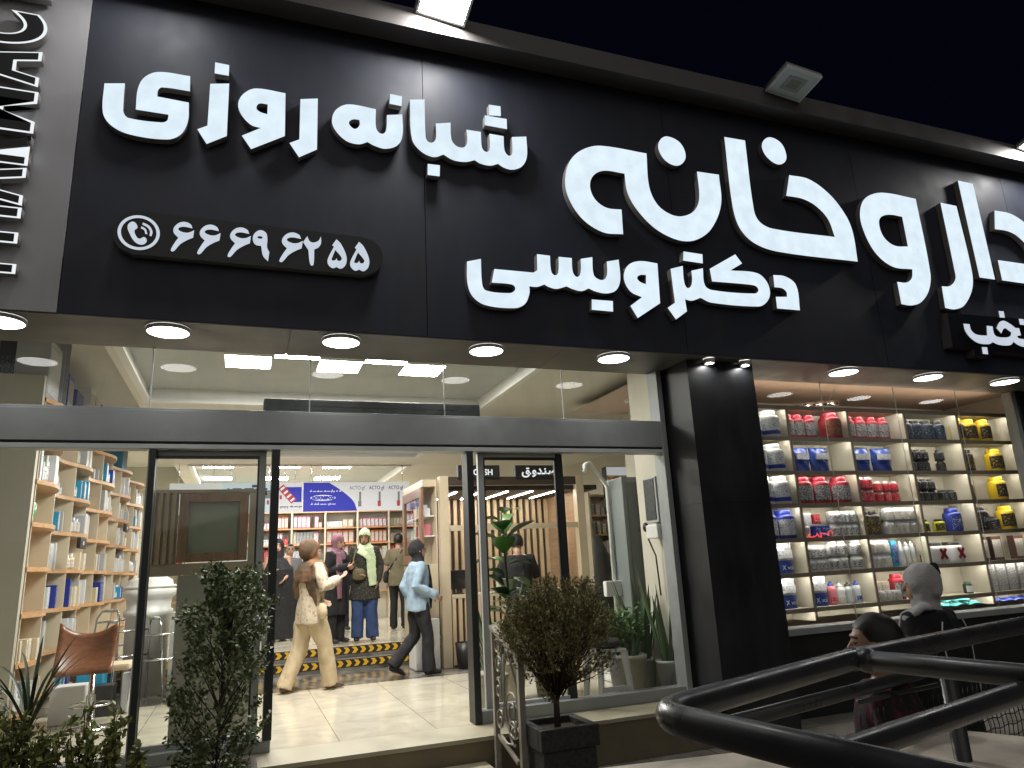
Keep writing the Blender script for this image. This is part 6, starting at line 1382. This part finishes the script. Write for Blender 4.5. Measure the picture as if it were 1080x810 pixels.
# woman in light blue shirt walking along the counter
F = fig(1.68, (2.18, 9.50, FZ), -PI/2+.12, 'woman in light blue shirt and black flared trousers walking through the shop', dict(elR=(.20, -.10, 1.09), wrR=(.20, .14, .97), elL=(-.2, -.12, 1.08), wrL=(-.2, .02, .87), hipR=(.085, 0, .87), knR=(.09, .09, .48), anR=(.09, .10, .085), knL=(-.09, -.02, .47), anL=(-.09, -.30, .15), toeL=(-.09, -.17, .03), fyR=0, fyL=0, curlR=.5, palmR=(0, 0, 1), hpitch=.02))
top_(F, c_blue, .78, 1.12, 1.25, .022, 'shirt'); legs_(F, c_black, 1.08, 1.25); shoes_(F, M_shoe); scarf_(F, c_black, 1.2, [([(.02, .12, 1.34), (.03, .15, 1.15), (.03, .15, .95), (.03, .14, .80)], (.09, .10, .10, .085))], dr=.84)
m = MB()
for sx in (-1, 1): m.tube([F['hp'](sx*.034+.024*math.cos(a), .098, .010+.019*math.sin(a)) for a in [k*PI/6 for k in range(12)]], .0025, 5, closed=True); m.tube([F['hp'](sx*.058, .095, .012), F['hp'](sx*.078, .0, .016)], .002, 5)
m.tube([F['hp'](-.012, .1, .014), F['hp'](.012, .1, .014)], .002, 5); o = m.build('glasses', M_black); o.parent = F['o']
# woman in beige with brown scarf pointing
F = fig(1.72, (.80, 9.15, FZ), -PI/2+.42, 'woman in cream tunic and wide trousers with brown orange scarf, holding out one hand', dict(elR=(.25, .02, 1.12), wrR=(.20, .235, 1.20), elL=(-.2, .02, 1.07), wrL=(-.16, .2, .97), anR=(.10, .20, .085), knR=(.10, .13, .47), anL=(-.10, -.24, .085), knL=(-.10, -.07, .47), curlR=.5, palmR=(1, 0, 0), hpitch=.18))
top_(F, c_creamp, .72, 1.15, 1.35, .022, 'tunic', slv=(0, .85)); legs_(F, c_cream, 1.3, 1.35); shoes_(F, M_shoeb); scarf_(F, c_brown, 2.6, [([(.10, -.09, 1.36), (.14, -.1, 1.2), (.14, -.06, 1.02), (.13, -.03, .9)], (.11, .12, .10, .06)), ([(-.08, -.1, 1.34), (-.1, -.12, 1.15), (-.1, -.1, 1.0)], (.1, .12, .08))], 'headscarf', .014, 1.0, .014, 1.27, (8, 4))
bag_(F, (.21, .02, .86), .09, .05, .085, c_cream, [(.2, .02, .93), (.12, .14, 1.15), (-.02, .13, 1.33)], 'shoulder_bag', 'cream bag on the hip of the woman in the brown scarf')
# woman in mint scarf
F = fig(1.67, (1.80, 11.45, .652), PI-.15, 'woman in pale mint scarf, speckled dark coat and wide blue jeans looking down', dict(elR=(.23, -.03, 1.08), wrR=(.10, .16, .98), elL=(-.22, -.03, 1.09), wrL=(-.19, .06, .88), hpitch=-.28, hyaw=-.15, knR=(.1, .02, .47), anR=(.11, 0, .085), anL=(-.11, 0, .085), curlR=.6))
top_(F, c_coatd, .60, 1.22, 1.3, .026, 'coat'); legs_(F, c_jean, 1.35, 1.4); shoes_(F, M_shoe); scarf_(F, c_mint, 1.4, [([(-.06, .13, 1.36), (-.09, .165, 1.2), (-.10, .185, 1.0), (-.12, .19, .80)], (.07, .075, .075, .06)), ([(.10, .12, 1.33), (-.02, .16, 1.27), (-.10, .16, 1.18)], (.06, .07, .06))])
bag_(F, (.09, .20, .97), .10, .05, .085, c_bagol, [(.14, .19, 1.02), (.17, .13, 1.2), (.13, .1, 1.34)], 'crossbody_bag', 'olive crossbody bag at the waist of the woman in the mint scarf')
# woman in mauve scarf
F = fig(1.60, (1.37, 11.50, .652), PI+.75, 'woman in mauve scarf and long black coat looking at something in her hand', dict(elR=(.2, .02, 1.08), wrR=(.06, .24, 1.14), elL=(-.21, .03, 1.08), wrL=(-.04, .24, 1.10), hpitch=-.25, hyaw=.12, curlR=.8, curlL=.8))
top_(F, c_black, .42, 1.12, 1.25, .024, 'coat'); legs_(F, c_black, 1.1, 1.1); shoes_(F, M_shoe); scarf_(F, c_mauve, 1.3, [([(.08, .12, 1.36), (.11, .155, 1.15), (.12, .17, .9), (.12, .18, .66)], (.07, .075, .07, .05))])
# woman in black chador
F = fig(1.60, (.57, 12.7, .652), PI-.1, 'woman wrapped in a floor length black chador behind the door edge', dict(elR=(.2, .06, 1.1), wrR=(.08, .2, 1.12), elL=(-.2, .04, 1.1), wrL=(-.13, .2, 1.0)))
s = F['s']; m = MB(); m.loft([Vector((0, y, z))*s for z, y in ((.03, 0), (.4, 0), (.9, 0), (1.15, .0), (1.30, -.01), (1.38, -.015))], [(.30*s, .24*s), (.27*s, .22*s), (.26*s, .22*s), (.25*s, .22*s), (.19*s, .15*s), (.11*s, .11*s)], (1, 0, 0), 24)
e = MB(); e.ell((0, 0, 0), .104*s, .122*s, .128*s, 20, 14); o_ = F['hp'](0, -.024, .02); m.add([o_+v for v in e.v], e.f); m.cap_tube([F['hp'](0, -.012, -.03), Vector((0, -.0, 1.37))*s], [(.095*s, .1*s), (.12*s, .115*s)], 18)
hc_, HI_, s_c = F['hc'], F['HI'], s
garment(F, m, 'chador', c_black, .011, .022, 6, .8, 2, lambda c: (lambda q: q.y > .028 and (q.x/.055)**2+((q.z+.006)/.078)**2 < 1)((HI_ @ (c-hc_))/s_c)); shoes_(F, M_shoe)
# men at the counter
F = fig(1.66, (2.66, 13.1, .652), -.5, 'man in olive shirt seen from behind at the counter', dict(), 'm'); top_(F, c_olive, .74, 1.05, 1.15, .02, 'shirt', slv=(0, .0)); legs_(F, c_black); shoes_(F, M_shoe); hair_(F, M_hair)
bag_(F, (-.22, -.03, .9), .05, .09, .1, c_black, [(-.2, -.08, .98), (.0, -.135, 1.2), (.12, -.09, 1.38)], 'shoulder_bag', 'black strap bag across the back of the man in the olive shirt')
F = fig(1.60, (.86, 14.3, .652), PI, 'balding man in grey shirt behind the woman in the chador', dict(hpitch=-.1), 'm', mat('skin light', (.44, .27, .19), .5)); top_(F, c_grey, .74, 1.0, 1.1, .02, 'shirt'); legs_(F, c_black); shoes_(F, M_shoe)
F = fig(1.60, (1.74, 13.9, .652), PI+.2, 'dark haired man half hidden behind the woman in the mauve scarf', dict(), 'm'); top_(F, c_black, .74, 1.0, 1.1, .02, 'shirt'); legs_(F, c_black); shoes_(F, M_shoe); hair_(F, M_hair)
F = fig(1.70, (3.35, 8.85, FZ), -.25, 'man in black short sleeved shirt with his back to the window at the cash desk', dict(elR=(.24, .06, 1.09), wrR=(.18, .28, 1.02), elL=(-.24, .06, 1.09), wrL=(-.16, .28, 1.02), hpitch=-.3), 'm'); top_(F, c_black, .78, 1.03, 1.25, .024, 'shirt', slv=(0, .0)); legs_(F, c_grey); shoes_(F, M_shoe); hair_(F, M_hair)
# outside, by the railing
wl = PY(966, 602, 3.2)
F = fig(wl.z+.03, (wl.x+.03, 3.2, .003), .12, 'woman in pale grey scarf and black coat with white piping facing the product window', dict(hyaw=.15), 'f'); top_(F, c_black, .45, 1.15, 1.45, .03, 'coat'); legs_(F, c_black); shoes_(F, M_shoe); scarf_(F, c_pale, .5, [([(-.06, -.07, 1.41), (-.13, -.045, 1.415), (-.19, .02, 1.36), (-.22, .06, 1.2)], (.035, .05, .05, .04))], 'headscarf', .012, 1.0, .002, .8, (9, 4))
s = F['s']
for sx in (-1, 1): m = MB(); m.loft([Vector(q)*s for q in ((sx*.10, -.150, 1.33), (sx*.135, -.156, 1.25), (sx*.13, -.158, 1.1), (sx*.13, -.162, .9), (sx*.14, -.185, .62))], [.0035*s]*5, (1, 0, 0), 6); o = m.build('piping', P['white']); o.parent = F['o']
m = MB(); m.loft([F['hp'](.02, -.09, .115), F['hp'](.075, -.06, .08), F['hp'](.095, -.02, .03)], [(.03*s, .03*s), (.045*s, .02*s), (.04*s, .015*s)], (0, 1, 0), 10); garment(F, m, 'cap_band', c_black, .01, 0)
gl = PY(921, 648, 2.12)
F = fig(gl.z-.0, (gl.x, 2.12, .003), PI/2-.85, 'girl with dark hair tied back in magenta floral dress behind the tubular railing', dict(hpitch=-.05, hyaw=.0)); top_(F, c_mag, .5, 1.2, 1.1, .02, 'dress'); legs_(F, c_black); shoes_(F, M_shoe); hair_(F, M_hair, -.02)
# ------------------------------------------------------------------ camera and render settings
cd = bpy.data.cameras.new('camera'); cam = bpy.data.objects.new('camera', cd); COL.objects.link(cam)
cd.sensor_width = 36; cd.lens = FPX/1080*36; cd.clip_end = 500; cd.clip_start = .02
M = Matrix((RT, UP, -FW)).transposed().to_4x4(); M.translation = EYE
cam.matrix_world = M
scene.camera = cam
scene.view_settings.view_transform = 'Standard'; scene.view_settings.look = 'None'; scene.view_settings.exposure = 0
cy = scene.cycles
cy.max_bounces = 7; cy.diffuse_bounces = 3; cy.glossy_bounces = 4; cy.transparent_max_bounces = 20; cy.transmission_bounces = 4
cy.sample_clamp_indirect = 4; cy.caustics_reflective = False; cy.caustics_refractive = False
cy.use_denoising = True
try: cy.denoiser = 'OPENIMAGEDENOISE'
except Exception: pass
